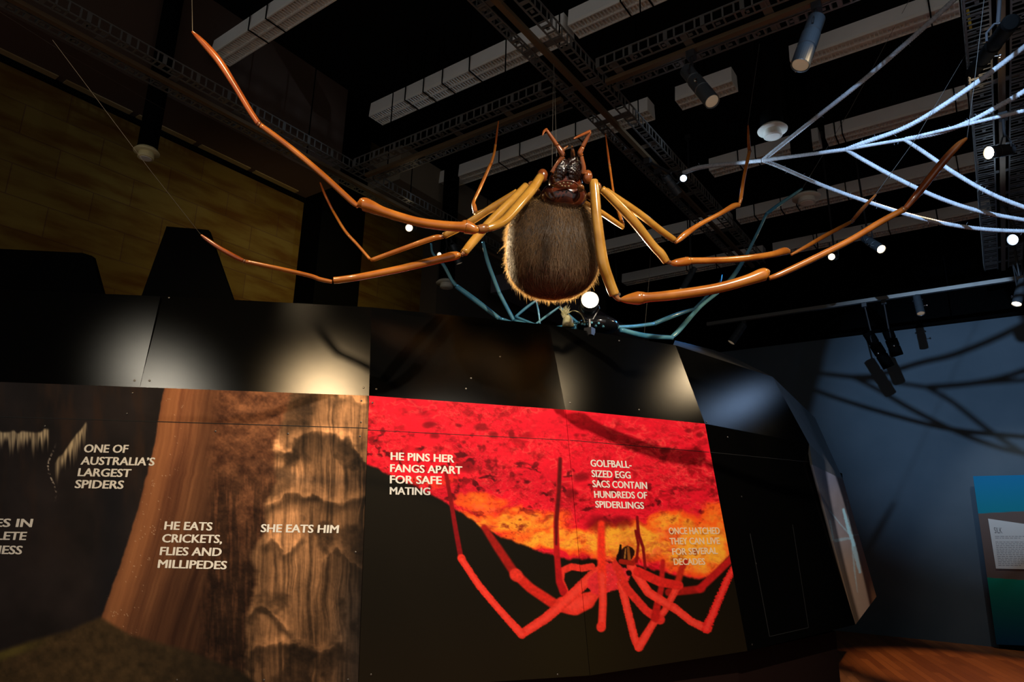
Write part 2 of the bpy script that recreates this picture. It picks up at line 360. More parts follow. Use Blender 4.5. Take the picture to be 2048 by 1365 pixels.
# ------------------------------------------------------------------ spotlights
def spotlight(label, back, front, r, mount, body='spotbody', lens='lensglow', knobs=True, group='tube spotlights'):
    back, front, mount = map(np.array, (back, front, mount))
    ax = front-back; L = np.linalg.norm(ax); ax = ax/L
    t = thing('spotlight', label, 'spotlight', mount, group)
    MB().lathe(back, ax, [(0, r*.7), (.01, r*.92), (L*.3, r*.92), (L*.31, r*.84), (L*.34, r*.84), (L*.35, r), (L*.62, r), (L*.63, r*.9), (L*.66, r*.9), (L*.67, r), (L-.004, r), (L, r*.97), (L-.012, r*.86)]).build('body', M[body], t, False)
    MB().lathe(front-ax*.011, ax, [(0, r*.85), (.003, r*.85), (.006, r*.6), (.008, r*.1)]).build('lens', M[lens], t, True)
    m = back+ax*L*.28
    u = np.cross(ax, mount-m)
    u = u/np.linalg.norm(u) if np.linalg.norm(u) > 1e-4 else np.array([1., 0, 0])
    dm = mount-m; dl = np.linalg.norm(dm); mid = m+dm*min(.55, .12/max(dl, .01))
    mb = MB()
    for s_ in (-1, 1): mb.tube([m+u*s_*r*1.05, m+u*s_*r*1.15+dm*.12, mid+u*s_*r*.4, mid], .007, 8)
    mb.cyl(mid, mount, .011, seg=10); mb.build('yoke', M['spotblack'], t)
    MB().box(mount+np.array([-.03, -.03, -.035]), mount+np.array([.03, .03, .02])).build('track_adapter', M['spotblack'], t)
    if knobs:
        p = back+ax*L*.6; mb = MB(); mb.cyl(p+u*r, p+u*(r+.035), .004, seg=8); mb.lathe(p+u*(r+.03), u, [(0, .004), (.004, .013), (.012, .013), (.016, .004)], 12); mb.build('thumb_screw', M['chrome'], t)
    return t
def onY(x, y, Y): return on(x, y, (0, 1, 0), Y)
def onX(x, y, X): return on(x, y, (1, 0, 0), X)
spotlight('grey tube spotlight pointing down right beneath the tray above the web', onY(1372, 140, 4.05), onY(1425, 204, 3.95), .052, np.array([onY(1383, 122, 4.07)[0], 4.07, 4.742]))
spotlight('dark tube spotlight with cream lens pointing down beside the upper batten', onY(1634, 35, 4.05), onY(1600, 132, 3.95), .058, np.array([onY(1634, 22, 4.07)[0], 4.07, 4.742]))
spotlight('black tube spotlight high on the right tray pointing down left', onX(2022, 45, .36), onX(1945, 145, .25), .046, (.42, onX(2024, 40, .42)[1], 4.742), 'black')
p = onz(1977, 306, 4.4)
spotlight('glowing warm spotlight on the right tray facing the viewer', p+np.array([.16, .14, .05]), p, .05, (.42, p[1]+.1, 4.742), 'spotblack', 'lenswarm', False)
p = onz(1367, 357, 4.4)
spotlight('small blue-white lit spotlight beside the left end of the rope web', p+np.array([-.08, .13, .09]), p, .03, (-2.27, p[1]+.12, 4.742), 'spotblack', 'lenscool', False)
spotlight('dim grey spotlight just under the small blue-white one on the steep tray', onX(1330, 352, -2.2), onX(1358, 388, -2.12), .04, (-2.27, onX(1330, 352, -2.2)[1], 4.742))
p = onz(2025, 480, 4.3)
spotlight('brilliant blue-white spotlight low on the right tray', p+np.array([.1, .14, .06]), p, .055, (.42, p[1]+.1, 4.742), 'spotblack', 'lenscool', False)
p = onY(1663, 514, 8.2)
spotlight('far lit spotlight above the raised right leg', p+np.array([.02, .2, .06]), p, .04, (p[0], 8.35, 6.28), 'spotblack', 'lensdim', False)
spotlight('far grey tube spotlight right of the lit one, lens aglow', onY(1728, 477, 8.3), onY(1763, 499, 8.1), .05, (onY(1728, 477, 8.3)[0], 8.3, 6.28), lens='lensdim')
p = onX(818, 456, -4.95)
spotlight('lit spotlight above the knee of the upper left leg', p+np.array([-.1, .16, .08]), p, .042, (-4.95, p[1]+.1, 4.742), 'spotblack', 'lensdim', False)
p = onX(878, 511, -4.9)
spotlight('lit spotlight behind the second left leg, lower of the two', p+np.array([.02, .2, .05]), p, .036, (-4.95, p[1]+.15, 4.742), 'spotblack', 'lensdim', False)
spotlight('small unlit spotlight right of the lower lit one on the left', onX(905, 490, -4.9), onX(919, 528, -4.85), .045, (-4.95, onX(905, 490, -4.9)[1], 4.742))
spotlight('slim grey spotlight pointing down between the right side legs', onY(1389, 536, 7.5), onY(1364, 580, 7.4), .038, (onY(1389, 536, 7.5)[0], 7.5, 6.28))
spotlight('grey tube spotlight low in the dark above the pod rim', onY(1488, 649, 9.95), onY(1462, 686, 9.85), .06, (onY(1488, 640, 10)[0], 10, zr-.045))
spotlight('dark spotlight on the far rail above the blue wall', onY(1833, 592, 9.95), onY(1842, 628, 9.85), .05, (onY(1833, 592, 10)[0], 10, zr-.045))
spotlight('grey tube spotlight at the right edge above the blue wall', onY(2046, 560, 8.5), onY(2033, 609, 8.4), .045, (onY(2046, 560, 8.5)[0], 8.5, 6.28), lens='lensdim')
spotlight('faint spotlight behind the knee beside the glaring lamp', onY(1232, 572, 9.5), onY(1236, 590, 9.4), .05, (onY(1232, 572, 9.5)[0], 9.5, 6.28), 'spotbody', 'lensglow', False)
# two dark spotlights near the blue wall
for k, (a, b, lab) in enumerate((((1735, 665), (1778, 735), 'black tube spotlight in front of the blue wall, left of the pair'), ((1775, 662), (1795, 712), 'black tube spotlight in front of the blue wall, right of the pair'))):
    spotlight(lab, onY(*a, 10.1), onY(*b, 10.2), .075, (onY(*a, 10)[0], 10, zr-.045), 'black')
# the glaring lamp on the pod roof
LP = at(1180, 600, 4.6)
tl = spotlight('glaring warm lamp behind the lower end of the furry abdomen', LP+np.array([-.10, .16, .0]), LP, .064, np.array([LP[0]-.06, LP[1]+.1, 2.835]), 'spotblack', 'lenswarm', False)
spot('abdomen_back_light', LP+np.array([.012, -.02, .005]), at(1100, 520, 3.7), 220, WARM, 104, .3, .03)
# yellow tag on the tray
o = tag(MB().box(onX(1938, 52, .3), onX(1938, 52, .3)+np.array([.02, .05, .16])).build('safety_tag', M['yellow']), 'small yellow tag hanging by the right tray', 'tag')

# ------------------------------------------------------------------ flared ceiling diffusers
def diffuser(label, px, py, z, R, m='vent', top=6.3):
    c = onz(px, py, z); t = thing('ceiling_diffuser', label, 'air vent', c, 'round ceiling diffusers')
    MB().lathe(c, (0, 0, 1), [(0, R*1.08), (.008, R*1.1), (.035, R*.86), (.04, R*.72), (.02, R*.74), (.004, R*1.02)]).build('flared_ring', M[m], t, True)
    MB().lathe(c+np.array([0, 0, -.052]), (0, 0, 1), [(0, R*.64), (.004, R*.68), (.02, R*.66), (.09, R*.6)]).build('inner_cone', M[m], t, True)
    MB().lathe(c+np.array([0, 0, -.056]), (0, 0, 1), [(0, R*.2), (.001, R*.5), (.004, R*.5)]).build('grille_disc', M['louvre'], t)
    MB().lathe(c+np.array([0, 0, .045]), (0, 0, 1), [(0, R*.84), (top-c[2]-.045, R*.84)]).build('duct', M['black'], t, True)
diffuser('round flared diffuser under a dark duct right of the standing leg tip', 1545, 262, 4.55, .105)
diffuser('round flared diffuser above the thin leg tip, lower and farther', 1613, 397, 4.7, .125)
diffuser('yellowish round diffuser under a black duct in front of the stone wall', 293, 306, 4.4, .092, 'ventlit')
diffuser('white round diffuser hanging behind the lower left leg', 893, 568, 4.2, .115)

# ------------------------------------------------------------------ display wall and pod geometry
C0 = at(738, 792, 4.0)
an = math.radians(4.5); dL = R0*math.cos(an)+HD*math.sin(an); nL = -HD*math.cos(an)+R0*math.sin(an)
PLN = (nL, nL@C0)
tb = math.radians(18); nB = nL*math.cos(tb)+ZV*math.sin(tb); PLB = (nB, nB@C0)
A0, A1 = C0, pl(716, 1365, PLN)
zb = C0[2]
B0 = onz(1131, 820, zb); P1 = plane3(A0, A1, B0); B1 = pl(1180, 1352, P1)
Cc0 = onz(1410, 848, zb); P2 = plane3(B0, B1, Cc0); Cc1 = pl(1495, 1303, P2)
D0 = onz(1618, 888, zb); P3 = plane3(Cc0, Cc1, D0); D1 = pl(1711, 1250, P3)
T0 = pl(743, 615, PLB)
Q1 = plane3(A0, T0, B0); U0 = pl(1098, 650, Q1)
Q2 = plane3(B0, U0, Cc0); V0 = pl(1351, 691, Q2)
Q3 = plane3(Cc0, V0, D0); W0 = pl(1545, 754, Q3)
E1 = onz(1753, 1194, D1[2]); P4 = plane3(D0, D1, E1); E0 = pl(1686, 960, P4); G0 = pl(1625, 930, P4)

# --- painting helpers (the printed pictures) in print units = photo pixels of the print
def srgb(c):
    c = np.clip(c, 0, 1); return np.where(c <= .04045, c/12.92, ((c+.055)/1.055)**2.4)
def vnoise(x, y, seed=0):
    xi = np.floor(x).astype(np.int64); yi = np.floor(y).astype(np.int64); fx = x-xi; fy = y-yi
    def h(a, b):
        n = (a*374761393+b*668265263+seed*982451653) & 0x7fffffff
        n = ((n ^ (n >> 13))*1274126177) & 0x7fffffff; return ((n ^ (n >> 16)) & 0xffff)/65535.
    sx = fx*fx*(3-2*fx); sy = fy*fy*(3-2*fy)
    return (h(xi, yi)*(1-sx)+h(xi+1, yi)*sx)*(1-sy)+(h(xi, yi+1)*(1-sx)+h(xi+1, yi+1)*sx)*sy
def fbm(x, y, o=4, seed=0):
    s = 0; a = .5; t = 0
    for i in range(o): s = s+a*vnoise(x*2**i, y*2**i, seed+i); t += a; a *= .55
    return s/t
def sst(a, b, x): t = np.clip((x-a)/(b-a), 0, 1); return t*t*(3-2*t)
def mixc(c, col, m): return c*(1-m[..., None])+np.array(col)*m[..., None]
def capsule(x, y, pts, wds):       # signed distance to tapered polyline
    d = np.full(x.shape, 1e9)
    for (x0, y0), (x1, y1), w0, w1 in zip(pts[:-1], pts[1:], wds[:-1], wds[1:]):
        dx, dy = x1-x0, y1-y0; t = np.clip(((x-x0)*dx+(y-y0)*dy)/(dx*dx+dy*dy+1e-9), 0, 1)
        d = np.minimum(d, np.hypot(x-x0-t*dx, y-y0-t*dy)-(w0+(w1-w0)*t)/2)
    return d
def printed(name, parent, corners, P, step, paint, thick=.025):
    """grid sheet filling a quad of the panel plane; corners tl,tr,br,bl in print units"""
    tl, tr, br_, bl = [np.array(c, float) for c in corners]
    nx = int(max(np.hypot(*(tr-tl)), np.hypot(*(br_-bl)))/step)+1; ny = int(max(np.hypot(*(bl-tl)), np.hypot(*(br_-tr)))/step)+1
    s, t = np.meshgrid(np.linspace(0, 1, nx), np.linspace(0, 1, ny))
    X = (tl[0]*(1-s)+tr[0]*s)*(1-t)+(bl[0]*(1-s)+br_[0]*s)*t; Y = (tl[1]*(1-s)+tr[1]*s)*(1-t)+(bl[1]*(1-s)+br_[1]*s)*t
    d = FW+RT*((X-1024)/FPX)[..., None]+DN*((Y-682.5)/FPX)[..., None]
    n, k = P; W = CAM+d*((k-n@CAM)/(d@n))[..., None]
    off = np.zeros(3); q_ = parent
    while q_ is not None: off += np.array(q_.location); q_ = q_.parent
    V = (W-off).reshape(-1, 3); N = nx*ny
    idx = np.arange(N).reshape(ny, nx)
    F = np.stack([idx[:-1, :-1], idx[1:, :-1], idx[1:, 1:], idx[:-1, 1:]], -1).reshape(-1, 4)
    ring = np.concatenate([idx[0, :], idx[1:, -1], idx[-1, -2::-1], idx[-2:0:-1, 0]])
    Vb = V[ring]-n*thick; nb = len(ring); j = np.arange(nb)
    side = np.stack([ring, ring[(j+1) % nb], N+(j+1) % nb, N+j], -1)
    me = bpy.data.meshes.new(name)
    me.from_pydata(np.vstack([V, Vb]).tolist(), [], F.tolist()+side.tolist()+[[N+int(i) for i in j[::-1]]])
    me.materials.append(M['print'])
    c = srgb(paint(X, Y)).reshape(-1, 3); rgba = np.ones((N+nb, 4)); rgba[:N, :3] = c; rgba[N:, :3] = .01
    a = me.color_attributes.new('ink', 'FLOAT_COLOR', 'POINT'); a.data.foreach_set('color', rgba.astype(np.float32).ravel())
    me.update(); o = bpy.data.objects.new(name, me); COL.objects.link(o); o.parent = parent
    return o

def cave(x, y):
    n1 = fbm(x/90, y/90, 5, 1); n2 = fbm(x/14, y/14, 4, 5); fine = fbm(x/4, y/4, 3, 9)
    c = np.ones(x.shape+(3,))*np.array([.145, .122, .12])
    c = c*(.55+.8*n1)[..., None]
    c = mixc(c, (.22, .15, .11), .6*sst(.42, .75, fbm(x/28, y/120, 4, 21))*sst(1180, 900, y))
    c = mixc(c, (.05, .06, .09), .5*sst(60, 0, np.abs(x-225))*sst(820, 1000, y))
    # white fringes of hanging straws
    for (xa, ya, xb, yb, Ld, sd) in ((0, 866, 96, 862, 55, 3), (112, 925, 172, 848, 60, 4), (-80, 872, 0, 866, 50, 6)):
        t = np.clip((x-xa)/(xb-xa), 0, 1); yl = ya+(yb-ya)*t+8*(vnoise(x/9, x*0, sd)-.5)
        ln = Ld*(.25+.9*vnoise(x/3.2, x*0+.3, sd+7))
        m = sst(-3, 3, y-yl)*sst(ln, ln*.25, y-yl)*sst(-4, 2, x-xa)*sst(4, -2, x-xb)*(.35+.75*vnoise(x/2.1, y/30, sd+2))
        c = mixc(c, (.80, .72, .58), np.clip(m, 0, 1))
    m = sst(2.5, .5, np.abs(x-(104+8*np.sin(y/17.))))*sst(880, 930, y)*sst(1010, 960, y)*sst(.45, .6, vnoise(x/2, y/3, 31))
    c = mixc(c, (.7, .65, .6), m)
    # big flowstone curtain
    e = np.interp(y, [760, 790, 905, 1020, 1130, 1255, 1400], [331, 325, 305, 275, 240, 195, 150])
    e = e+5*(fbm(y/26, y*0+.5, 3, 14)-.5)
    u = (x-e)/np.interp(y, [780, 1255], [105, 175])
    st = fbm((x-e*.85)/5, y/140, 4, 33); st2 = fbm((x-e*.9)/20, y/200, 3, 37)
    f = np.stack([.52+.26*(st-.5)+.30*(st2-.5), .325+.2*(st-.5)+.22*(st2-.5), .215+.13*(st-.5)+.14*(st2-.5)], -1)
    f = f*(1.08-.42*sst(.15, 1.1, u))[..., None]*np.interp(y, [780, 960, 1260], [1.08, .92, .66])[..., None]  # print tone darkens downward, partly painted lamp falloff
    f = mixc(f, (.66, .43, .27), .55*sst(.22, .06, np.abs(u-.17)))
    c = c*(1-(inm := sst(-.01, .02, u)))[..., None]+f*inm[..., None]
    # rough middle
    r = fbm(x/22, y/16, 5, 41); ro = np.stack([.40+.42*(r-.5)+.2*(fine-.5), .25+.30*(r-.5)+.13*(fine-.5), .165+.2*(r-.5)+.08*(fine-.5)], -1)
    ro = ro*np.interp(y, [780, 960, 1150, 1300], [1.1, .95, .62, .45])[..., None]  # lamp falloff painted into the middle rock as well
    ro = ro*(1-.35*sst(.35, .6, fbm(x/6, y/60, 3, 45))*sst(900, 1000, y))[..., None]
    mm = sst(-18, 18, x-432-25*(n1-.5)+.06*(y-800)); c = c*(1-mm)[..., None]+ro*mm[..., None]
    # scattered sparkles
    sp = (vnoise(x/1.6, y/1.6, 51) > .90)*(vnoise(x/9, y/9, 53) > .55)*sst(.35, .0, np.abs(u-.25))*(y > 790)
    c = mixc(c, (.85, .72, .6), .7*sp)
    # fluted formation on the right
    ed = np.interp(y, [780, 850, 900, 960, 1010, 1060, 1110, 1160, 1250, 1300, 1400], [585, 560, 545, 552, 528, 530, 500, 512, 488, 492, 486])+8*(fbm(y/9, y*0, 3, 61)-.5)
    wx = x+46*(fbm(x/45, y/38, 4, 62)-.5); wy = y+40*(fbm(x/38, y/45, 4, 64)-.5)
    fx_ = x+16*(fbm(x/40, y/80, 3, 63)-.5)
    r1 = 1-np.abs(2*fbm(fx_/9, y/190, 2, 67)-1); r2 = 1-np.abs(2*fbm(fx_/3.6, y/110, 3, 69)-1); big = fbm(x/34, y/120, 4, 66)
    rough = fbm(x/12, y/9, 4, 65)
    flut = sst(850, 900, y)*sst(.32, .55, fbm(wx/50, wy/60, 3, 68))+.25; flut = np.clip(flut+.9*sst(628, 650, x+.25*(y-800))*sst(905, 850, y), 0, 1)
    lum = .20+.34*(r1-.30)*flut+.2*(r2-.5)*flut+.34*(big-.38)+.22*(rough-.5)*(1-.6*flut)+.08*(fine-.5)
    tier = np.zeros(x.shape); lip = np.zeros(x.shape)
    for pts_, dep, k in (([(548, 905), (590, 882), (640, 862), (700, 880), (740, 930)], 62, .62), ([(536, 1012), (575, 985), (620, 978), (662, 1004), (735, 992)], 34, .6), ([(515, 1085), (545, 1068), (570, 1100), (610, 1085)], 26, .55),
                         ([(640, 1120), (680, 1095), (735, 1130)], 70, .4), ([(492, 1228), (520, 1215), (560, 1238), (590, 1262)], 26, .6), ([(500, 1300), (560, 1285), (630, 1310), (700, 1290)], 30, .45), ([(650, 800), (690, 790), (735, 806)], 20, .3)):
        px_, py_ = zip(*pts_); yl = np.interp(wx, px_, py_); ins = sst(px_[0]-8, px_[0]+14, wx)*sst(px_[-1]+8, px_[-1]-14, wx)
        dd_ = wy-yl; tier = np.maximum(tier, k*ins*sst(-3, 11, dd_)*sst(dep*1.2, dep*.15, dd_)*.72); lip = np.maximum(lip, ins*sst(-26, -3, dd_)*sst(3, -2, dd_))
    lum = np.maximum(lum+.16*lip*(.5+rough), .03)*(1-tier)
    bright = np.zeros(x.shape)
    for cx, cy, rx, ry, k in ((558, 900, 22, 70, .9), (585, 945, 40, 26, .5), (570, 1045, 50, 60, .4), (600, 1150, 60, 100, .35), (700, 850, 50, 90, .4), (560, 1260, 60, 40, .3)):
        bright = np.maximum(bright, k*sst(1.4, .0, ((wx-cx)/rx)**2+((wy-cy)/ry)**2))
    lum = lum*(1+.9*bright)*np.interp(y, [780, 1000, 1200, 1365], [1.15, 1.02, .85, .7])*(1-.5*sst(650, 735, x)*sst(930, 1060, y))  # downward dimming includes painted lamp falloff
    ff = np.stack([lum*1.0, lum*.72, lum*.49], -1)
    ff = ff*(1-.25*sst(1050, 1250, y)[..., None]*np.array([1, .6, -.2])*sst(640, 720, x)[..., None])
    fm = sst(-6, 8, x-ed); c = c*(1-fm)[..., None]+ff*fm[..., None]
    # floor mound
    mo = np.interp(x, [-120, 0, 60, 140, 200, 260, 380, 480, 560], [1340, 1300, 1280, 1258, 1232, 1268, 1300, 1340, 1400])
    mc = np.stack([.235+.16*(n2-.5), .185+.12*(n2-.5), .115+.08*(n2-.5)], -1)*np.interp(x, [0, 250, 480], [1.15, 1, .5])[..., None]
    mc = mixc(mc, (.42, .40, .16), .55*sst(18, 2, np.abs(y-mo-12))*sst(120, 10, x))
    mk = sst(-4, 10, y-mo); c = c*(1-mk)[..., None]+mc*mk[..., None]
    return c

def redrock(x, y):
    n1 = fbm(x/60, y/50, 5, 2); n2 = fbm(x/16, y/13, 4, 8); fine = fbm(x/5, y/4, 3, 12)
    wx = x+26*(fbm(x/30, y/30, 3, 15)-.5); wy = y+20*(fbm(x/30, y/30, 3, 17)-.5)
    ridge = 1-np.abs(2*fbm(wx/26, wy/15, 4, 19)-1)*2.0
    # lower edge of the rock
    ed = np.interp(x, [733, 777, 821, 862, 896, 941, 968, 1026, 1078, 1129, 1184, 1266, 1350, 1400, 1420, 1450, 1475],
                   [927, 949, 968, 990, 1009, 1038, 1059, 1083, 1103, 1117, 1118, 1127, 1151, 1160, 1152, 1122, 1095])+7*(fbm(x/12, x*0, 3, 23)-.5)
    c = np.ones(x.shape+(3,))*np.array([.90, .075, .17])
    # colour of the rock: crimson above, orange and yellow by the edge
    hot = np.zeros(x.shape)
    for cx, cy, rx, ry, k in ((1020, 1045, 120, 26, .8), (1120, 1078, 120, 24, .9), (1250, 1085, 110, 38, 1.0), (1400, 1100, 80, 60, 1.0), (1345, 1050, 60, 30, .8), (960, 1005, 60, 22, .55), (1430, 1030, 40, 30, .6), (860, 965, 60, 14, .25)):
        hot = np.maximum(hot, k*sst(1.7, .0, ((wx+(wx-x)*.8-cx)/rx)**2+((wy+(wy-y)*.6-cy)/ry)**2))
    hot = np.clip(hot*(.6+.8*n2), 0, 1)
    c = mixc(c, (1.0, .36, .10), sst(.05, .5, hot)); c = mixc(c, (1.0, .72, .20), sst(.45, .95, hot)*.9)
    for sc, sd_, k_ in ((26, 19, .5), (12, 191, .45), (6, 193, .35)):
        rg = 1-np.abs(2*fbm(wx/sc, wy/(sc*.55), 3, sd_)-1)*2.0; lo = rg*0+fbm((wx+3)/sc, (wy+3)/(sc*.55), 3, sd_)
        ar = sst(.42, .62, fbm(x/70, y/45, 3, sd_+1))
        c = mixc(c, (1.0, .36, .30), k_*ar*sst(.74, .97, rg)*(1-.5*hot)); c = mixc(c, (.5, .01, .05), k_*ar*sst(.45, .28, lo)*(1-.6*hot))
    band = sst(820, 900, y+.12*(x-900)*-1+40)
    dark = sst(.56, .78, n2)*sst(.40, .62, n1)*band
    c = mixc(c, (.42, .015, .05), .75*dark)
    dk2 = sst(.60, .74, fbm(wx/20, wy/14, 4, 29))*sst(880, 930, y+.2*(1000-x))*sst(1075, 1010, y)*(1-.8*hot)
    c = mixc(c, (.26, .0, .03), .8*dk2)
    for cx, cy, r_ in ((858, 850, 9), (916, 852, 6), (962, 855, 12), (985, 870, 9), (870, 873, 8), (935, 935, 16), (1245, 1045, 18), (1200, 1048, 22), (1225, 985, 7), (1140, 985, 12), (1160, 955, 14), (1375, 860, 7), (1400, 872, 6), (1330, 900, 9)):
        c = mixc(c, (.36, .0, .04), .62*sst(1.9, .1, (((x+(wx-x)*.45-cx)/(r_*1.15))**2+((y+(wy-y)*.45-cy)/(r_*.7))**2)*(.5+n2)))
    c = c*(.93+.14*fine)[..., None]
    # dark background under the rock
    bg = np.ones(x.shape+(3,))*np.array([.085, .062, .02]); bg = bg*(.75+.35*sst(1120, 1400, y+.15*(x-1000)))[..., None]
    bg = mixc(bg, (.12, .10, .015), .5*sst(180, 0, np.hypot(x-1150, (y-1290)*.8)))
    m = sst(-3, 4, y-ed); c = c*(1-m)[..., None]+bg*m[..., None]
    K = lambda p, o=(650, 898): [(a/2.923+o[0], b/2.923+o[1]) for a, b in p]
    def stroke(pts, wds, col, soft=1.2, fuzz=0, hl=None):
        nonlocal c
        d = capsule(x, y, pts, [q_/2.923 for q_ in wds])+fuzz*(vnoise(x/1.6, y/1.6, 71)-.5)
        mk = sst(soft, -soft, d)
        cc = np.array(col)*(.86+.28*fbm(x/5, y/5, 3, 73))[..., None]
        if hl is not None: cc = mixc(cc, hl, .6*sst(-1, -max(wds)/2.923*.42, d))
        c = c*(1-mk)[..., None]+cc*mk[..., None]
    R_ = (.90, .20, .15); Rd = (.62, .09, .07); Dk = (.36, .03, .05); Rh = (1.0, .30, .25)
    O2 = (1348, 898)
    stroke(K([(-30, 840), (80, 830), (160, 820)], O2), (46, 46, 46), Rd, 2.5)
    stroke(K([(150, 820), (230, 745), (340, 640)], O2), (44, 44, 40), (.74, .10, .10), 2.5)
    stroke(K([(20, 790), (45, 700), (70, 660)], O2), (40, 36, 30), (.72, .14, .08), 3)
    stroke(K([(930, 460), (1010, 580), (1110, 730)]), (34, 48, 52), Rd, 3)
    stroke(K([(1110, 730), (1200, 815), (1350, 915), (1430, 930)]), (56, 56, 62, 80), (.82, .15, .11), 2.5)
    stroke(K([(1115, 738), (1120, 742)]), (72, 72), (.88, .20, .15), 2.5)
    stroke(K([(1390, 910), (1460, 915), (1530, 890), (1585, 850)]), (90, 120, 100, 50), R_, 2.2, 0, Rh)
    stroke(K([(1400, 830), (1375, 770), (1385, 715), (1440, 690), (1500, 700), (1560, 690)]), (46, 44, 40, 40, 40, 40), R_, 1.5, 1)
    stroke(K([(1375, 60), (1365, 250), (1350, 430), (1355, 610), (1370, 780), (1395, 840)]), (24, 28, 30, 34, 40, 46), (.70, .07, .09), 2)
    stroke(K([(1375, 60), (1368, 250), (1352, 430), (1352, 560)]), (20, 22, 22, 12), Dk, 2)
    stroke(K([(1150, 1085), (1300, 985), (1420, 880), (1560, 745), (1640, 690)]), (52, 60, 62, 62, 60), R_, 1.2, 1.5, Rh)
    stroke(K([(705, 130), (735, 300), (765, 480), (795, 640)]), (20, 24, 28, 30), (.52, .04, .07), 1.4)
    stroke(K([(797, 640), (800, 645)]), (46, 46), R_, 1.4)
    stroke(K([(800, 650), (900, 800), (1000, 920), (1080, 1010), (1150, 1085)]), (40, 42, 42, 44, 52), R_, 1.2, 1.5, Rh)
    stroke(K([(1600, 790), (1680, 750), (1740, 740)]), (130, 160, 90), (.88, .17, .20), 1.8, 3)
    stroke(K([(1615, 440), (1615, 600), (1620, 760)]), (40, 46, 50), (.95, .20, .12), 3)
    stroke(K([(1620, 740), (1625, 900), (1618, 1040)]), (48, 46, 46), R_, 1.6, 0, Rh); stroke(K([(1614, 1040), (1614, 1046)]), (54, 54), R_, 1.6)
    stroke(K([(1730, 790), (1770, 950), (1810, 1110), (1835, 1160)]), (48, 46, 46, 52), R_, 1.2, 1.5, Rh)
    stroke(K([(1835, 1160), (1920, 1020), (1985, 950), (2060, 810)]), (54, 44, 40, 40), R_, 1.6, 1, Rh)
    stroke(K([(1700, 680), (1765, 820), (1880, 950), (1960, 1000)]), (50, 48, 48, 56), (.86, .17, .14), 1.6, 1)
    stroke(K([(1930, 990), (1945, 900), (1965, 820), (1975, 660)]), (50, 40, 34, 26), (.72, .10, .09), 2.4)
    stroke(K([(1790, 690), (1890, 840), (2000, 910), (2046, 935)]), (54, 52, 50, 50), R_, 1.4, 1, Rh)
    stroke(K([(0, 930), (100, 1010), (195, 1055)], O2), (48, 46, 52), R_, 1.4, 1.5, Rh)
    stroke(K([(1830, 720), (1960, 780), (2070, 800)]), (56, 54, 50), (.85, .14, .12), 1.6)
    stroke(K([(190, 1052), (245, 920), (310, 770), (352, 690)], O2), (54, 46, 42, 34), (.90, .14, .13), 1.4, 4, Rh)
    # face, fangs and palps
    stroke(K([(1745, 640), (1770, 610)]), (86, 80), (.14, .04, .02), 1.2, 1.5)
    stroke(K([(1720, 650), (1728, 565)]), (26, 12), (.07, .01, .01), 1); stroke(K([(1780, 660), (1772, 580)]), (20, 14), (.55, .30, .10), 1)
    stroke(K([(1752, 640), (1757, 585)]), (9, 6), (.65, .42, .18), .8)
    stroke(K([(1730, 660), (1800, 670), (1825, 640)]), (28, 30, 24), (.60, .10, .05), 1.2)
    stroke(K([(1820, 660), (1832, 560), (1815, 480)]), (18, 16, 14), (.50, .05, .05), 1); stroke(K([(1825, 400), (1832, 500), (1860, 580), (1872, 700)]), (16, 20, 18, 16), (.48, .04, .06), 1)
    stroke(K([(1775, 725), (1780, 730)]), (30, 28), (.12, .01, .02), 1.2, 2)
    sp = (vnoise(x/1.3, y/1.3, 81) > .88)*sst(26, 12, np.hypot(x-1226, (y-1160)*1.2)); c = mixc(c, (1, .6, .6), .55*sp)
    return c

# ------------------------------------------------------------------ lettering
FONT = None
def lettering(parent, P, lines, m, name='lettering', bold=.034, off=.0015, space=1.0):
    """lines: (text, left-base x,y, right-base x,y, left-cap x,y) in print units"""
    global FONT
    n = P[0]
    for txt, (lx, ly), (rx, ry), (ux, uy) in lines:
        cu = bpy.data.curves.new('type', 'FONT'); cu.body = txt; cu.offset = 0; cu.resolution_u = 3; cu.space_character = space
        ob = bpy.data.objects.new('type', cu); COL.objects.link(ob)
        dg = bpy.context.evaluated_depsgraph_get(); dg.update(); ev = ob.evaluated_get(dg); me = ev.to_mesh()
        V = np.array([v.co[:] for v in me.vertices]); Fs = [tuple(p.vertices) for p in me.polygons]; ev.to_mesh_clear()
        bpy.data.objects.remove(ob); bpy.data.curves.remove(cu)
        body = [c_ for c_ in txt if c_ not in "’',"]
        capt = .729 if not len(V) else CAPH
        u = (V[:, 0]-V[:, 0].min())/(V[:, 0].max()-V[:, 0].min()); v = V[:, 1]/capt
        px = lx+u*(rx-lx)+v*(ux-lx); py = ly+u*(ry-ly)+v*(uy-ly)
        mb = MB()
        hu = bold/(V[:, 0].max()-V[:, 0].min())
        sq = 1-2*hu
        for i, (su, sv) in enumerate(((-1, 0), (1, 0), (0, 0), (-.6, -1), (.6, 1), (-.6, 1), (.6, -1)) if bold else ((0, 0),)):
            a_ = px*1.0; uu = hu+u*sq+su*hu; vv = v*(1-bold)+bold*.5+sv*bold*.45
            px = lx+uu*(rx-lx)+vv*(ux-lx); py = ly+uu*(ry-ly)+vv*(uy-ly)
            mb.add([pl(a, b, P)+n*(off+i*.00004) for a, b in zip(px, py)], Fs)
        mb.build(name, m, parent)
def capheight(bold):
    cu = bpy.data.curves.new('type', 'FONT'); cu.body = 'H'; cu.offset = bold; ob = bpy.data.objects.new('type', cu); COL.objects.link(ob)
    dg = bpy.context.evaluated_depsgraph_get(); dg.update(); ev = ob.evaluated_get(dg); me = ev.to_mesh(); h = max(v.co[1] for v in me.vertices); ev.to_mesh_clear()
    bpy.data.objects.remove(ob); bpy.data.curves.remove(cu); return h
CAPH = capheight(0)
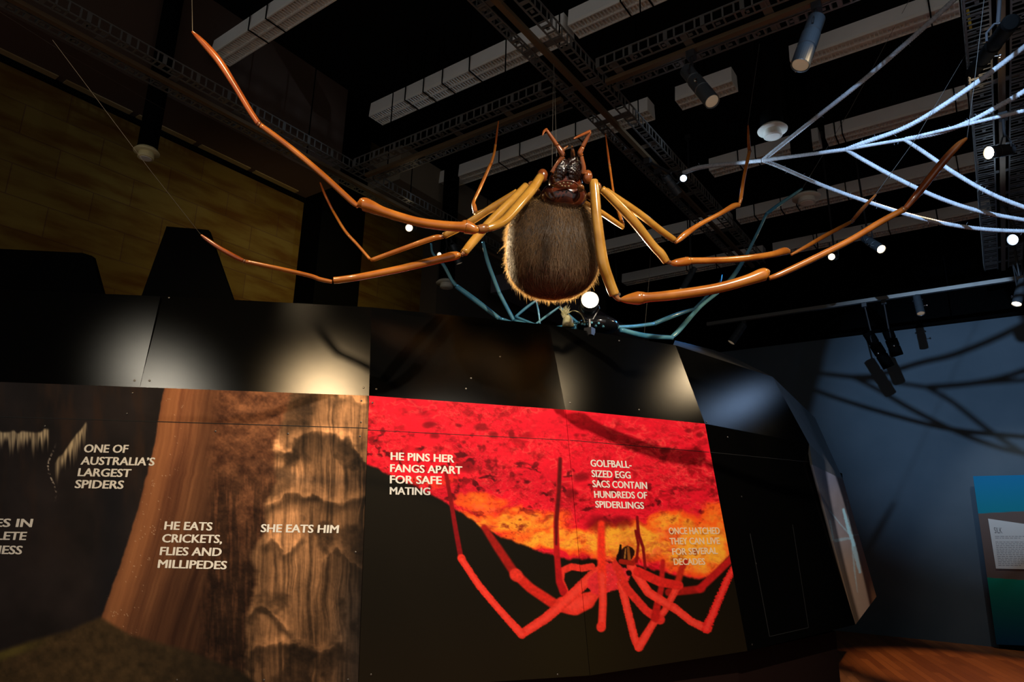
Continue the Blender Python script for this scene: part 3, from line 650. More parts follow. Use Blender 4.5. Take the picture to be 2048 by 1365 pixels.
def line(t, l, yb, r, yr, cap, lean): return (t, (l, yb), (r, yr), (l+lean*cap, yb-cap))

def screws(parent, P, pts, r=.006):
    for a in pts:
        c = pl(*a, P); MB().lathe(c+P[0]*.0005, P[0], [(0, r), (.002, r), (.003, r*.6)], 12).build('screw', M['screw'], parent)
def groove(parent, P, a, b, wpx=1.6, name='panel_joint'):
    a, b = np.array(a, float), np.array(b, float); d = (b-a)/np.hypot(*(b-a)); q_ = np.array([-d[1], d[0]])*wpx/2
    MB().slab([pl(*c, P)+P[0]*.0012 for c in (a+q_, b+q_, b-q_, a-q_)], P[0], .001).build(name, M['groove'], parent)

# ------------------------------------------------------------------ display wall (left)
DW = thing('display_stand', 'black display wall with a brown cave photograph and white lettering', 'display wall', (C0[0]-1.2, C0[1]-.8, 0))
gp = printed('graphic_panel', DW, ((-160, 758.5), (738, 792), (715, 1395), (-160, 1395)), PLN, 1.7, cave)
LS = lambda *a: a
lettering(gp, PLN, [line('ONE OF', 167, 905.5, 255.5, 906.5, 16, .18), line('AUSTRALIA’S', 161, 930, 308.5, 932, 16, .18), line('LARGEST', 155, 953, 261, 955, 16, .18), line('SPIDERS', 149, 977, 246.5, 978.5, 16.5, .18)], M['letter'])
lettering(gp, PLN, [line('LIVES IN', -58, 1054, 64, 1055, 16.5, .2), line('COMPLETE', -92, 1079.5, 52, 1081, 16.5, .2), line('DARKNESS', -98, 1107.5, 43.5, 1109.5, 17, .2)], M['letter'])
lettering(gp, PLN, [line('HE EATS', 328, 1060, 424, 1062, 16.5, .14), line('CRICKETS,', 323.5, 1085.5, 444, 1087, 16.5, .14), line('FLIES AND', 319, 1111, 442.5, 1113, 16.5, .14), line('MILLIPEDES', 315, 1136.5, 453, 1139.5, 16.5, .14)], M['letter'])
lettering(gp, PLN, [line('SHE EATS HIM', 521, 1065, 677, 1067, 16, .1)], M['letter'])
groove(gp, PLN, (-160, 829), (735, 857), 1.4)
screws(gp, PLN, [(265, 787), (254, 828), (90, 853), (431, 863), (576, 868), (723, 802), (722, 845), (720, 873), (354, 1361), (528, 1361), (696, 1360), (711, 1105)], .005)
# upper laminate: two sheets meeting at a leaning seam
tb2 = math.radians(16.5); nB2 = nL*math.cos(tb2)+ZV*math.sin(tb2); PLB2 = (nB2, nB2@C0)
sm0 = (280, 775); sm1 = (322, 592)
p1 = MB(); p1.slab([pl(*sm0, PLB), C0, T0, pl(*sm1, PLB)], nB, .025); u1 = p1.build('top_panel', M['laminate'], DW)
p1 = MB(); p1.slab([pl(-160, 758.5, PLB2), pl(279.3, 775, PLB2), pl(321, 593, PLB2), pl(-160, 572, PLB2)], nB2, .025); u2 = p1.build('top_panel', M['laminate'], DW)
screws(u1, PLB, [(299, 762), (727, 776), (338, 596)]); screws(u2, PLB2, [(269, 762)])
# cut out crest boards standing behind the top edge
PCR = (nL, nL@C0-.62)
def crest(poly): MB().slab([pl(*c, PCR) for c in poly], nL, .05).build('crest_board', M['black'], DW)
crest([(-160, 490), (165, 506), (184, 512), (211, 610), (213, 640), (-160, 640)])
crest([(276, 640), (283, 592), (333, 453), (417, 460), (466, 600), (474, 640)])
MB().slab([pl(-160, 585, PCR), pl(740, 622, PCR), pl(740, 700, PCR), pl(-160, 700, PCR)], nL, .3).build('back_body', M['black'], DW)
MB().slab([pl(-160, 800, PLN)-nL*.03, C0-nL*.03-ZV*.03, A1*np.array([1, 1, 0])-nL*.03, pl(-160, 1395, PLN)*np.array([1, 1, 0])-nL*.03], nL, .4).build('core', M['black'], DW)

# ------------------------------------------------------------------ exhibit pod (right)
PD = thing('exhibit_pod', 'black faceted exhibit pod with a red photograph of a spider', 'exhibit pod', ((B0[0]+Cc0[0])/2-.4, (B0[1]+Cc0[1])/2+.3, 0))
g1 = printed('graphic_panel', PD, ((738.6, 792), (1130.6, 820), (1179.4, 1352), (716.6, 1382)), P1, 1.5, redrock)
lettering(g1, P1, [line('HE PINS HER', 781, 920.5, 908.5, 926, 15.5, .01), line('FANGS APART', 780, 944.5, 924.5, 949, 15.5, .01), line('FOR SAFE', 779.5, 967.5, 883.5, 969.3, 16, .01), line('MATING', 779.3, 989.7, 860.5, 991, 15, .01)], M['letter'])
groove(g1, P1, (735, 860.5), (1136, 881), 1.0); screws(g1, P1, [(745, 806), (742, 1350), (1115, 1350)], .005)
g2 = printed('graphic_panel', PD, ((1131.4, 820), (1410, 848), (1495, 1303), (1180.4, 1352)), P2, 1.5, redrock)
lettering(g2, P2, [line('GOLFBALL-', 1181.3, 933.8, 1263.5, 937, 14, -.1), line('SIZED EGG', 1183.5, 954.6, 1261.8, 958, 14, -.1), line('SACS CONTAIN', 1185.2, 975, 1294.7, 979, 14, -.1), line('HUNDREDS OF', 1188.6, 996.2, 1294.7, 998.3, 13.7, -.1), line('SPIDERLINGS', 1191, 1016, 1288.2, 1018.6, 13.5, -.1)], M['letter'])
lettering(g2, P2, [line('ONCE HATCHED', 1338, 1069.4, 1440, 1069, 13.5, -.13), line('THEY CAN LIVE', 1340, 1089.8, 1440, 1089, 13.2, -.13), line('FOR SEVERAL', 1344.7, 1110.8, 1436, 1108.6, 13.2, -.13), line('DECADES', 1347.8, 1130.8, 1410.7, 1130.4, 13.2, -.13)], M['letterpale'])
groove(g2, P2, (1139, 881), (1418, 905), 1.0)
MB().slab([Cc0, D0, D1, Cc1], P3[0], .025).build('side_panel', M['laminate'], PD)
sp_ = [o for o in PD.children if o.name.startswith('side_panel')][0]
groove(sp_, P3, (1500, 1068), (1539, 1274), 1.2, 'hatch_line'); groove(sp_, P3, (1539, 1274), (1617, 1256), 1.2, 'hatch_line'); groove(sp_, P3, (1585, 1050), (1617, 1256), .8, 'hatch_line')
groove(sp_, P3, (1420, 905), (1622, 925), .8); screws(sp_, P3, [(1483, 994), (1504, 1290), (1512, 1128)])
for P_, pts in ((Q1, (A0, B0, U0, T0)), (Q2, (B0, Cc0, V0, U0)), (Q3, (Cc0, D0, W0, V0))):
    tp = MB().slab(pts, P_[0], .025).build('top_panel', M['laminate'], PD)
    if P_ is Q1: screws(tp, Q1, [(753, 779), (1000, 714), (942, 757), (932, 778)])
    if P_ is Q2: screws(tp, Q2, [(1140, 806), (1278, 820), (1238, 682)])
    if P_ is Q3: screws(tp, Q3, [(1413, 845), (1455, 875)])
# far side: thin facets
Wb = onz(1630, 836, W0[2])
M['grey'] = noisy(mat('grey_satin_sheet', (.16, .17, .18), .4), (.035, .037, .04), (.055, .057, .06), 6)
MB().slab([D0, G0, E0, Wb, W0], plane3(D0, E0, W0)[0], .02).build('end_top_panel', M['grey'], PD)
def insect(x, y):
    n1 = fbm(x/20, y/30, 4, 91)
    c = np.ones(x.shape+(3,))*np.array([.50, .48, .50]); c = c*(.85+.3*n1)[..., None]
    c = mixc(c, (.56, .46, .38), sst(1040, 1160, y)); c = mixc(c, (.36, .42, .56), .5*sst(1010, 940, y))
    for pts, wd, k in (([(1687, 1020), (1697, 1060), (1708, 1090)], (5, 6, 7), .9), ([(1706, 1085), (1712, 1110), (1720, 1145)], (8, 9, 5), .6), ([(1659, 1022), (1680, 1048), (1696, 1066)], (1, 2, 3), .5),
                      ([(1694, 1000), (1698, 1040), (1704, 1075)], (1, 2, 3), .5), ([(1660, 1042), (1667, 1080)], (2, 3), .45), ([(1672, 1082), (1692, 1078), (1706, 1078)], (6, 5, 3), .45), ([(1704, 1090), (1709, 1140), (1715, 1185)], (3, 3, 1), .4), ([(1700, 1072), (1716, 1070)], (3, 2), .5)):
        d = capsule(x, y, pts, wd)+1.2*(vnoise(x/1.5, y/3, 95)-.5); c = mixc(c, (.62, .84, .92), k*sst(1.6, -1.2, d))
    return c
printed('end_graphic_panel', PD, ((1625, 930), (1686, 960), (1753, 1194), (1711, 1250)), P4, 1.0, insect, .02)
# upper rim sheet lying back behind the top edge
r0 = U0*.3+V0*.7
rim = [V0+(U0-V0)*.05, V0, W0, at(1512, 741, 6.2), at(1464, 714, 5.9), at(1425, 700, 5.8), at(1348, 680, 5.6)]
mb = MB(); mb.slab([V0+(U0-V0)*.02, W0, at(1513, 738, 6.5), at(1464, 714, 6.3), at(1425, 700, 6.15), at(1350, 681, 5.75)], (0, 0, 1), .02); mb.build('rim_panel', mat('charcoal_sheet', (.014, .014, .015), .5), PD)
# roof and inner body
inn = lambda p, k: np.array(p)-k*np.array([R0[0]*-.2+HD[0]*-1, R0[1]*-.2+HD[1]*-1, 0])
top = [p-np.array([0, 0, .03]) for p in (T0, U0, V0, W0, Wb)]
bk = [np.array([-4.3, 5.0, T0[2]-.03]), np.array([-3.6, 8.6, T0[2]-.03])]
MB().slab([top[0], top[1], top[2], top[3], top[4], bk[1], bk[0]], (0, 0, 1), .03).build('roof', M['black'], PD)
ins = [p+HD*.08+R0*-.03 for p in (A1*np.array([1, 1, 0])+ZV*.35, B1, Cc1, D1)]
base = [A1, B1, Cc1, D1, E1]
cen = np.array([-3.0, 6.5, 0])
pts = [np.array([*(p[:2]+(cen[:2]-p[:2])/np.linalg.norm(cen[:2]-p[:2])*.16), 0]) for p in base[:4]]
pts += [np.array([-3.2, 9.2, 0]), np.array([-3.9, 5.0, 0])]
zt = min(B1[2], Cc1[2], D1[2])
MB().slab([p+ZV*(zt+.02) for p in pts], (0, 0, 1), zt+.02).build('plinth', mat('black_plinth_red_glow', (.012, .005, .004), .8, spec=.1), PD)  # reddish glow on the black plinth painted into its colour
pts2 = [np.array([*(p[:2]+(cen[:2]-p[:2])/np.linalg.norm(cen[:2]-p[:2])*.38), 0]) for p in base]+[np.array([-2.6, 9.0, 0]), np.array([-3.9, 5.0, 0])]
MB().slab([p+ZV*2.12 for p in pts2], (0, 0, 1), 2.12-zt-.03).build('core', M['black'], PD)

# ------------------------------------------------------------------ the big spider
SD = 3.58
root = thing('giant_spider', 'giant glossy orange-brown model spider with furry abdomen hanging above the pod', 'spider', at(1130, 400, SD))
def vx(px, d=SD): return R0*px*d/FPX
# body
ab_c = at(1105, 497, 3.72); k_ = wid(1105, 497, 3.72, 1)
ab_up = (ZV*.97+HD*.12); ab_up /= np.linalg.norm(ab_up); ab_f = np.cross(R0, ab_up); 
AX = [R0*92*k_, ab_f*82*k_, ab_up*97*k_]
amb = MB(); amb.ell(ab_c, AX, 48, 32, 2.9); ab = amb.build('abdomen', M['abdomen'], root, True)
# fur: tapered blades lying down the abdomen
N = 42000
u_ = rng.uniform(-1, 1, N); ph = rng.uniform(0, 2*np.pi, N); th = np.arccos(u_)
spw = lambda q: np.sign(q)*np.abs(q)**(2/2.9)
def absurf(th, ph): return ab_c+spw(np.cos(th))[:, None]*AX[2]+spw(np.sin(th))[:, None]*(np.cos(ph)[:, None]*AX[0]+np.sin(ph)[:, None]*AX[1])
P0 = absurf(th, ph); e_ = 1e-3
t1 = absurf(th+e_, ph)-P0; t2 = absurf(th, ph+e_)-P0
nn = np.cross(t1, t2); nn /= np.linalg.norm(nn, axis=1)[:, None]+1e-12; sg = np.sign(np.einsum('ij,ij->i', nn, P0-ab_c)); nn *= sg[:, None]
dn = -np.tile(ab_up, (N, 1)); dn = dn-nn*np.einsum('ij,ij->i', dn, nn)[:, None]; dn /= np.linalg.norm(dn, axis=1)[:, None]+1e-9
dn += rng.normal(0, .25, (N, 3)); ln = rng.uniform(.018, .042, N)*np.where(rng.random(N) < .06, 1.6, 1)
lift = rng.uniform(.15, .55, N)
mid = P0+(dn*.75+nn*lift[:, None]*1.1)*ln[:, None]*.5; tip = P0+(dn+nn*lift[:, None])*ln[:, None]
sd = np.cross(dn, nn); sd /= np.linalg.norm(sd, axis=1)[:, None]+1e-9; sd *= rng.uniform(.0006, .0012, N)[:, None]
Vf = np.stack([P0-sd, P0+sd, mid+sd*.7, mid-sd*.7, tip], 1).reshape(-1, 3)-np.array(root.location)
ii = np.arange(N)*5; Ff = [[i, i+1, i+2, i+3] for i in ii.tolist()]+[[i+3, i+2, i+4] for i in ii.tolist()]
me = bpy.data.meshes.new('fur'); me.from_pydata(Vf.tolist(), [], Ff); me.materials.append(M['fur']); me.update()
fo = bpy.data.objects.new('fur', me); COL.objects.link(fo); fo.parent = ab; fo['kind'] = 'stuff'
# carapace and head
cu_ = ZV*.9-HD*.43; cf = np.cross(R0, cu_)
mb = MB(); mb.ell(at(1128, 393, 3.55), [vx(50), cf*.11, cu_*.085], 32, 18, 2.2)
mb.ell(at(1131, 366, 3.50), [vx(37), cf*.09, cu_*.085], 28, 16, 2.2)
cp = mb.build('carapace', M['carapace'], root, True)
mb = MB()
for sx in (-1, 1):
    b0 = len(mb.v); c = at(1134+11*sx, 338, 3.42); mb.ell(c, [vx(17), cf*.055, (ZV*.95-HD*.2)*.075], 44, 30)
    mb.ell(at(1134+15*sx, 326, 3.42), [vx(11), cf*.045, (ZV*.95-HD*.2)*.05], 30, 20); mb.ell(at(1134+17*sx, 347, 3.43), [vx(13), cf*.045, (ZV*.95-HD*.2)*.045], 30, 20)
    for i in range(b0, len(mb.v)):
        p = np.array(mb.v[i]); k = .94+.16*math.sin(p[0]*170+p[2]*120)*math.sin(p[2]*210+p[1]*90); mb.v[i] = tuple(c+(p-c)*k)
ch = mb.build('chelicerae', M['head'], root, True)
for sx in (-1, 1):
    mb = MB(); ptube(mb, [(1134+12*sx, 312, 3.40, 9), (1136+9*sx, 300, 3.36, 7), (1140+4*sx, 292, 3.36, 2)], 6, 10); mb.build('fang', M['knee'], ch, True)
for i, (ex, ey) in enumerate(((1120, 368), (1127, 366), (1135, 366), (1142, 368), (1124, 372), (1130, 373), (1137, 373), (1116, 365))):
    c = at(ex, ey, 3.395); MB().ell(c, [vx(2.4), HD*.007, ZV*.006], 14, 10).build('eye', M['eye'], cp, True)
mb = MB(); ptube(mb, [(1108, 369, 3.40, 3), (1125, 363, 3.39, 4), (1145, 363, 3.39, 4), (1158, 371, 3.40, 3)], 6, 8); mb.build('brow_ridge', M['carapace'], cp, True)
# coxae (leg sockets)
for (x, y, d, rw, rh, m) in ((1085, 352, 3.46, 12, 16, 'palpbrown'), (1175, 354, 3.44, 11, 16, 'palpbrown'), (1076, 366, 3.48, 9, 9, 'knee'), (1161, 377, 3.42, 8, 7, 'knee'), (1064, 372, 3.54, 11, 10, 'knee'), (1192, 374, 3.54, 12, 11, 'knee'), (1070, 385, 3.6, 14, 10, 'knee'), (1185, 392, 3.58, 14, 10, 'knee')):
    MB().ell(at(x, y, d), [vx(rw), HD*.035, ZV*rh*d/FPX], 20, 14).build('coxa', M[m], cp, True)
# pedipalps
for segs in (((( 1105, 346, 3.42, 12), (1112, 333, 3.40, 10), (1121, 320, 3.38, 10), (1127, 313, 3.37, 9)), ((1127, 313, 3.37, 11), (1122, 303, 3.36, 12), (1115, 292, 3.35, 9)), ((1114, 291, 3.35, 9), (1104, 276, 3.33, 8), (1093, 260, 3.31, 6)), ((1093, 259, 3.31, 6), (1088, 263, 3.29, 5), (1085, 271, 3.28, 3))),
             (((1166, 348, 3.42, 11), (1167, 335, 3.40, 10), (1164, 320, 3.38, 9), (1163, 313, 3.37, 8)), ((1163, 312, 3.37, 9), (1160, 306, 3.36, 11), (1165, 295, 3.35, 9)), ((1165, 294, 3.35, 9), (1173, 279, 3.33, 8), (1180, 264, 3.31, 7)), ((1180, 263, 3.31, 7), (1168, 268, 3.29, 6), (1155, 274, 3.27, 5), (1147, 278, 3.26, 3)))):
    mb = MB(); ptube(mb, segs[0], 6, 12); pp = mb.build('pedipalp', M['palpbrown'], root, True)
    for s_, nm in zip(segs[1:], ('palp_patella', 'palp_tibia', 'palp_claw')):
        mb = MB(); ptube(mb, s_, 6, 12); mb.build(nm, M['palpbrown'], pp, True)
LEGS = [
 # front left (raised, nearest)
 dict(femur=[(1081, 354, 3.44, 17), (1066, 377, 3.38, 20), (1043, 404, 3.3, 20), (1012, 439, 3.22, 19), (990, 452, 3.17, 17), (974, 457, 3.15, 15)],
      patella=[(975, 457, 3.15, 15), (966, 458, 3.14, 20), (956, 459, 3.13, 17)],
      tibia=[(957, 460, 3.13, 9), (948, 459, 3.12, 20), (932, 454, 3.12, 28), (922, 454, 3.11, 21), (880, 451, 3.1, 20), (830, 443, 3.08, 19), (770, 425, 3.06, 20), (742, 414, 3.05, 26), (728, 409, 3.05, 28), (721, 410, 3.05, 20), (717, 412, 3.05, 10)],
      metatarsus=[(716, 413, 3.05, 9), (700, 400, 3.05, 12), (640, 345, 3.02, 12), (575, 291, 3.0, 12), (520, 250, 2.97, 11)],
      tarsus=[(518, 249, 2.97, 12), (500, 222, 2.96, 12), (470, 172, 2.94, 13), (440, 125, 2.92, 15), (415, 95, 2.91, 14), (396, 75, 2.9, 10), (385, 64, 2.9, 5)]),
 dict(femur=[(1052, 372, 3.52, 15), (1020, 405, 3.46, 17), (978, 447, 3.4, 18), (945, 485, 3.34, 18), (928, 506, 3.3, 16)],
      patella=[(928, 507, 3.3, 10), (923, 511, 3.3, 8)],
      tibia=[(921, 509, 3.3, 8), (915, 511, 3.3, 16), (900, 514, 3.3, 19), (875, 520, 3.28, 17), (800, 538, 3.25, 15), (720, 554, 3.2, 14), (680, 560, 3.2, 14), (668, 561, 3.2, 14)],
      metatarsus=[(664, 564, 3.2, 8), (640, 559, 3.18, 9), (620, 552, 3.17, 9), (560, 538, 3.13, 9), (490, 523, 3.1, 8)],
      tarsus=[(487, 522, 3.1, 8), (470, 514, 3.09, 10), (440, 497, 3.07, 9), (415, 480, 3.06, 8), (402, 470, 3.05, 4)]),
 dict(femur=[(1035, 384, 3.62, 14), (985, 415, 3.68, 15), (934, 448, 3.75, 15), (888, 472, 3.8, 13)],
      patella=[(889, 471, 3.8, 10), (882, 475, 3.8, 9)],
      tibia=[(884, 474, 3.8, 9), (865, 477, 3.8, 11), (800, 500, 3.85, 10), (742, 521, 3.9, 9)],
      metatarsus=[(740, 519, 3.9, 6), (715, 490, 3.92, 6), (690, 462, 3.94, 6), (664, 419, 4.0, 5)],
      tarsus=[(664, 419, 4.0, 5), (650, 390, 4.02, 5), (640, 365, 4.05, 3)]),
 dict(femur=[(1060, 380, 3.68, 14), (1005, 410, 3.85, 14), (953, 430, 4.0, 13)],
      patella=[(954, 430, 4.0, 11), (950, 424, 4.0, 10)],
      tibia=[(951, 425, 4.0, 9), (948, 412, 4.0, 9), (948, 402, 4.0, 6), (960, 376, 4.02, 7), (982, 327, 4.05, 6)],
      metatarsus=[(982, 328, 4.05, 6), (988, 308, 4.06, 5), (991, 290, 4.08, 5)],
      tarsus=[(991, 291, 4.08, 4), (994, 265, 4.1, 4), (997, 242, 4.1, 2)]),
 # right side
 dict(femur=[(1187, 362, 3.45, 18), (1189, 380, 3.45, 20), (1194, 440, 3.46, 21), (1205, 520, 3.5, 23), (1218, 562, 3.55, 22), (1229, 590, 3.58, 21)],
      patella=[(1228, 588, 3.58, 14), (1236, 598, 3.58, 10), (1242, 600, 3.58, 8)],
      tibia=[(1240, 600, 3.58, 6), (1252, 599, 3.58, 17), (1274, 597, 3.58, 27), (1284, 596, 3.58, 25), (1300, 595, 3.57, 20), (1350, 590, 3.55, 21), (1430, 578, 3.52, 21), (1490, 562, 3.5, 22), (1522, 551, 3.5, 27), (1532, 549, 3.5, 24), (1537, 551, 3.5, 12)],
      metatarsus=[(1538, 557, 3.5, 9), (1560, 549, 3.49, 12), (1620, 521, 3.47, 13), (1700, 481, 3.44, 13), (1760, 445, 3.42, 13), (1806, 420, 3.4, 12)],
      tarsus=[(1810, 418, 3.4, 10), (1830, 394, 3.38, 14), (1850, 369, 3.37, 15), (1885, 325, 3.34, 15), (1915, 292, 3.31, 13), (1933, 277, 3.3, 6)]),
 dict(femur=[(1203, 378, 3.55, 15), (1222, 395, 3.58, 18), (1265, 440, 3.65, 19), (1305, 490, 3.75, 17), (1322, 508, 3.78, 18), (1333, 524, 3.8, 15)],
      patella=[(1333, 522, 3.8, 10), (1342, 526, 3.8, 8)],
      tibia=[(1341, 526, 3.8, 7), (1352, 526, 3.8, 15), (1374, 523, 3.82, 18), (1383, 522, 3.83, 14), (1430, 521, 3.86, 13), (1480, 518, 3.9, 13), (1540, 510, 3.95, 13), (1568, 503, 3.99, 16), (1578, 503, 4.0, 10)],
      metatarsus=[(1582, 510, 4.0, 5), (1610, 495, 4.0, 8), (1650, 472, 4.03, 9), (1704, 443, 4.05, 7)],
      tarsus=[(1704, 443, 4.05, 7), (1725, 418, 4.07, 8), (1752, 389, 4.1, 4)]),
 dict(femur=[(1212, 382, 3.68, 14), (1275, 425, 3.85, 15), (1320, 460, 3.97, 14), (1348, 480, 4.05, 13)],
      patella=[(1347, 479, 4.05, 9), (1352, 485, 4.05, 7)],
      tibia=[(1351, 486, 4.05, 6), (1360, 478, 4.06, 12), (1372, 468, 4.06, 13), (1400, 449, 4.08, 10), (1440, 428, 4.12, 10), (1466, 413, 4.14, 12), (1478, 410, 4.15, 10)],
      metatarsus=[(1479, 408, 4.15, 6), (1482, 395, 4.15, 7), (1488, 355, 4.18, 7), (1499, 303, 4.2, 7)],
      tarsus=[(1499, 304, 4.2, 7), (1497, 280, 4.22, 6), (1496, 250, 4.25, 3)]),
 dict(femur=[(1163, 402, 3.64, 11), (1200, 424, 3.75, 12), (1230, 444, 3.85, 11), (1246, 455, 3.9, 9)],
      patella=[(1245, 455, 3.9, 8), (1246, 449, 3.92, 8)],
      tibia=[(1246, 450, 3.92, 7), (1238, 425, 4.0, 7), (1229, 396, 4.05, 10)],
      metatarsus=[(1229, 397, 4.05, 8), (1226, 380, 4.06, 5), (1219, 330, 4.1, 5)],
      tarsus=[(1219, 331, 4.1, 5), (1215, 300, 4.12, 4), (1211, 268, 4.15, 2)])]
for L in LEGS:
    mb = MB(); ptube(mb, L['femur'], 8, 16); lg = mb.build('leg', M['femur'], root, True)
    for nm, m in (('patella', 'knee'), ('tibia', 'tibia'), ('metatarsus', 'tibia'), ('tarsus', 'tarsus')):
        mb = MB(); ptube(mb, L[nm], 8, 16); mb.build(nm, M[m], lg, True)
    a = L['metatarsus'][-1]; mb = MB(); c = at(*a[:3]); r_ = wid(*a)/2*1.15; mb.ell(c, [R0*r_, HD*r_, ZV*r_], 12, 8); mb.build('ankle_joint', M['knee'], lg, True)
# suspension wires
def wirep(label, pts, r=.0016):
    mb = MB(); mb.tube(pts, r, 6); tag(mb.build('suspension_wire', M['wire']), label, 'wire', 'wires holding up the models')
wirep('thin wire holding the raised left leg tip at the top', [at(385, 63, 2.9), at(383, -90, 2.95)], .002)
wirep('long slanting wire from the low left leg tip across the stone wall', [at(402, 470, 3.05), at(300, 340, 2.85), at(105, 80, 2.55)], .0009)
wirep('wire above the right front leg tip beside the broad tray', [at(1934, 277, 3.3), at(1947, 180, 3.35), at(1975, -60, 3.4)])
wirep('wire above the upright right leg tip under the tray', [at(1496, 249, 4.25), at(1519, 88, 4.3)])
wirep('wire rising from the small right leg tip behind the ropes', [at(1752, 388, 4.1), at(1830, 280, 4.2), at(1960, 60, 4.2)])
wirep('wire rising from the blue leg tip', [at(1605, 377, 5.6), at(1700, 220, 5.2), at(1840, -40, 4.6)])
wirep('leftmost wire above the spider head', [at(1104, 345, 3.5), at(1107, 127, 3.75)], .0012)
wirep('right wire above the spider head', [at(1114, 345, 3.5), at(1108, 127, 3.76)], .0012)
wirep('thin wire beneath the front right shin', [at(1287, 686, 5.3), at(1298, 560, 5.4), at(1303, 480, 5.5)], .0012)
wirep('faint wire in the upper left corner above the stone wall', [at(0, 24, 3.2), at(120, 100, 3.5), at(330, 220, 4.6)], .001)

# ------------------------------------------------------------------ blue-lit spider behind the pod
bs = thing('blue_lit_spider', 'smaller dark model spider lit blue behind the pod roof', 'spider', at(1200, 655, 5.2))
mb = MB(); mb.ell(at(1195, 652, 5.1), [R0*.17, HD*.16, ZV*.075], 28, 16); bb = mb.build('body', M['dome'], bs, True)
mb = MB()
for i in range(9): mb.ell(at(1150+7*i+random.uniform(-2, 2), 648+random.uniform(-3, 6), 4.95), [R0*.010, HD*.010, ZV*.010], 10, 8)
mb.build('eye_cluster', M['bluebead'], bb, True)
mb = MB(); ptube(mb, [(1136, 654, 4.95, 24), (1135, 640, 4.95, 20), (1131, 628, 4.95, 9), (1128, 622, 4.95, 4)], 6, 14); pq = mb.build('palp', M['palp'], bs, True)
mb = MB()
for i in range(70):
    a = random.uniform(-1, 1); x0, y0 = 1131+random.uniform(-5, 5), 634+random.uniform(-10, 4); mb.tube([at(x0, y0, 4.93), at(x0+a*5-2, y0-random.uniform(3, 9), 4.92), at(x0+a*9-2, y0-random.uniform(8, 15), 4.93)], [.0022, .0016, .0006], 5)
mb.build('palp_fringe', M['palp'], pq)
mb = MB(); ptube(mb, [(1136, 626, 4.9, 2.6), (1148, 622, 4.9, 2.2), (1160, 627, 4.9, 2.2), (1167, 638, 4.9, 2), (1169, 645, 4.9, 2)], 8, 8); mb.build('palp_spur', M['palp'], pq, True)
BL = [[[(1240, 660, 5.2, 10), (1290, 672, 5.3, 11), (1345, 676, 5.4, 9)], [(1343, 675, 5.4, 8), (1358, 661, 5.45, 10), (1399, 615, 5.5, 8), (1436, 585, 5.55, 7)], [(1436, 585, 5.55, 7), (1466, 553, 5.6, 9), (1490, 515, 5.6, 7), (1515, 466, 5.6, 6), (1533, 428, 5.6, 6)], [(1533, 428, 5.6, 7), (1560, 408, 5.6, 7), (1604, 378, 5.6, 5)]],
      [[(1232, 655, 5.3, 8), (1270, 653, 5.5, 8), (1308, 648, 5.7, 8)], [(1308, 648, 5.7, 9), (1350, 631, 5.8, 9), (1389, 618, 5.9, 6)], [(1389, 618, 5.9, 6), (1416, 590, 5.9, 5), (1438, 568, 5.95, 5), (1444, 550, 6.0, 2)]],
      [[(1165, 655, 5.2, 9), (1100, 660, 5.4, 9), (1028, 642, 5.6, 8)], [(1028, 642, 5.6, 8), (1012, 612, 5.6, 8), (999, 587, 5.6, 8)], [(999, 587, 5.6, 8), (987, 556, 5.6, 8), (975, 522, 5.6, 8), (966, 484, 5.6, 6)]],
      [[(1170, 660, 5.3, 9), (1090, 668, 5.6, 9), (999, 638, 5.9, 9)], [(999, 638, 5.9, 9), (951, 601, 5.9, 11), (913, 573, 5.9, 10)], [(912, 572, 5.9, 7), (903, 560, 5.9, 7), (886, 529, 5.9, 7), (866, 508, 5.9, 5), (862, 488, 5.9, 4)]],
      [[(1150, 650, 5.2, 6), (1090, 655, 5.4, 6), (1031, 634, 5.6, 5)], [(1031, 634, 5.6, 5), (1055, 614, 5.6, 6), (1079, 597, 5.6, 4)]],
      [[(1160, 650, 5.2, 5), (1119, 614, 5.5, 5)], [(1119, 614, 5.5, 4), (1095, 631, 5.5, 5), (1072, 648, 5.5, 4)], [(1080, 648, 5.5, 3), (1077, 625, 5.5, 4), (1073, 604, 5.5, 3)]]]
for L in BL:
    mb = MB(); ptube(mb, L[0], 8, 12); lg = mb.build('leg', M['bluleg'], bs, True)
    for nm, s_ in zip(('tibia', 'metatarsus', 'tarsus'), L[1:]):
        mb = MB(); ptube(mb, s_, 8, 12); mb.build(nm, M['bluleg'], lg, True)

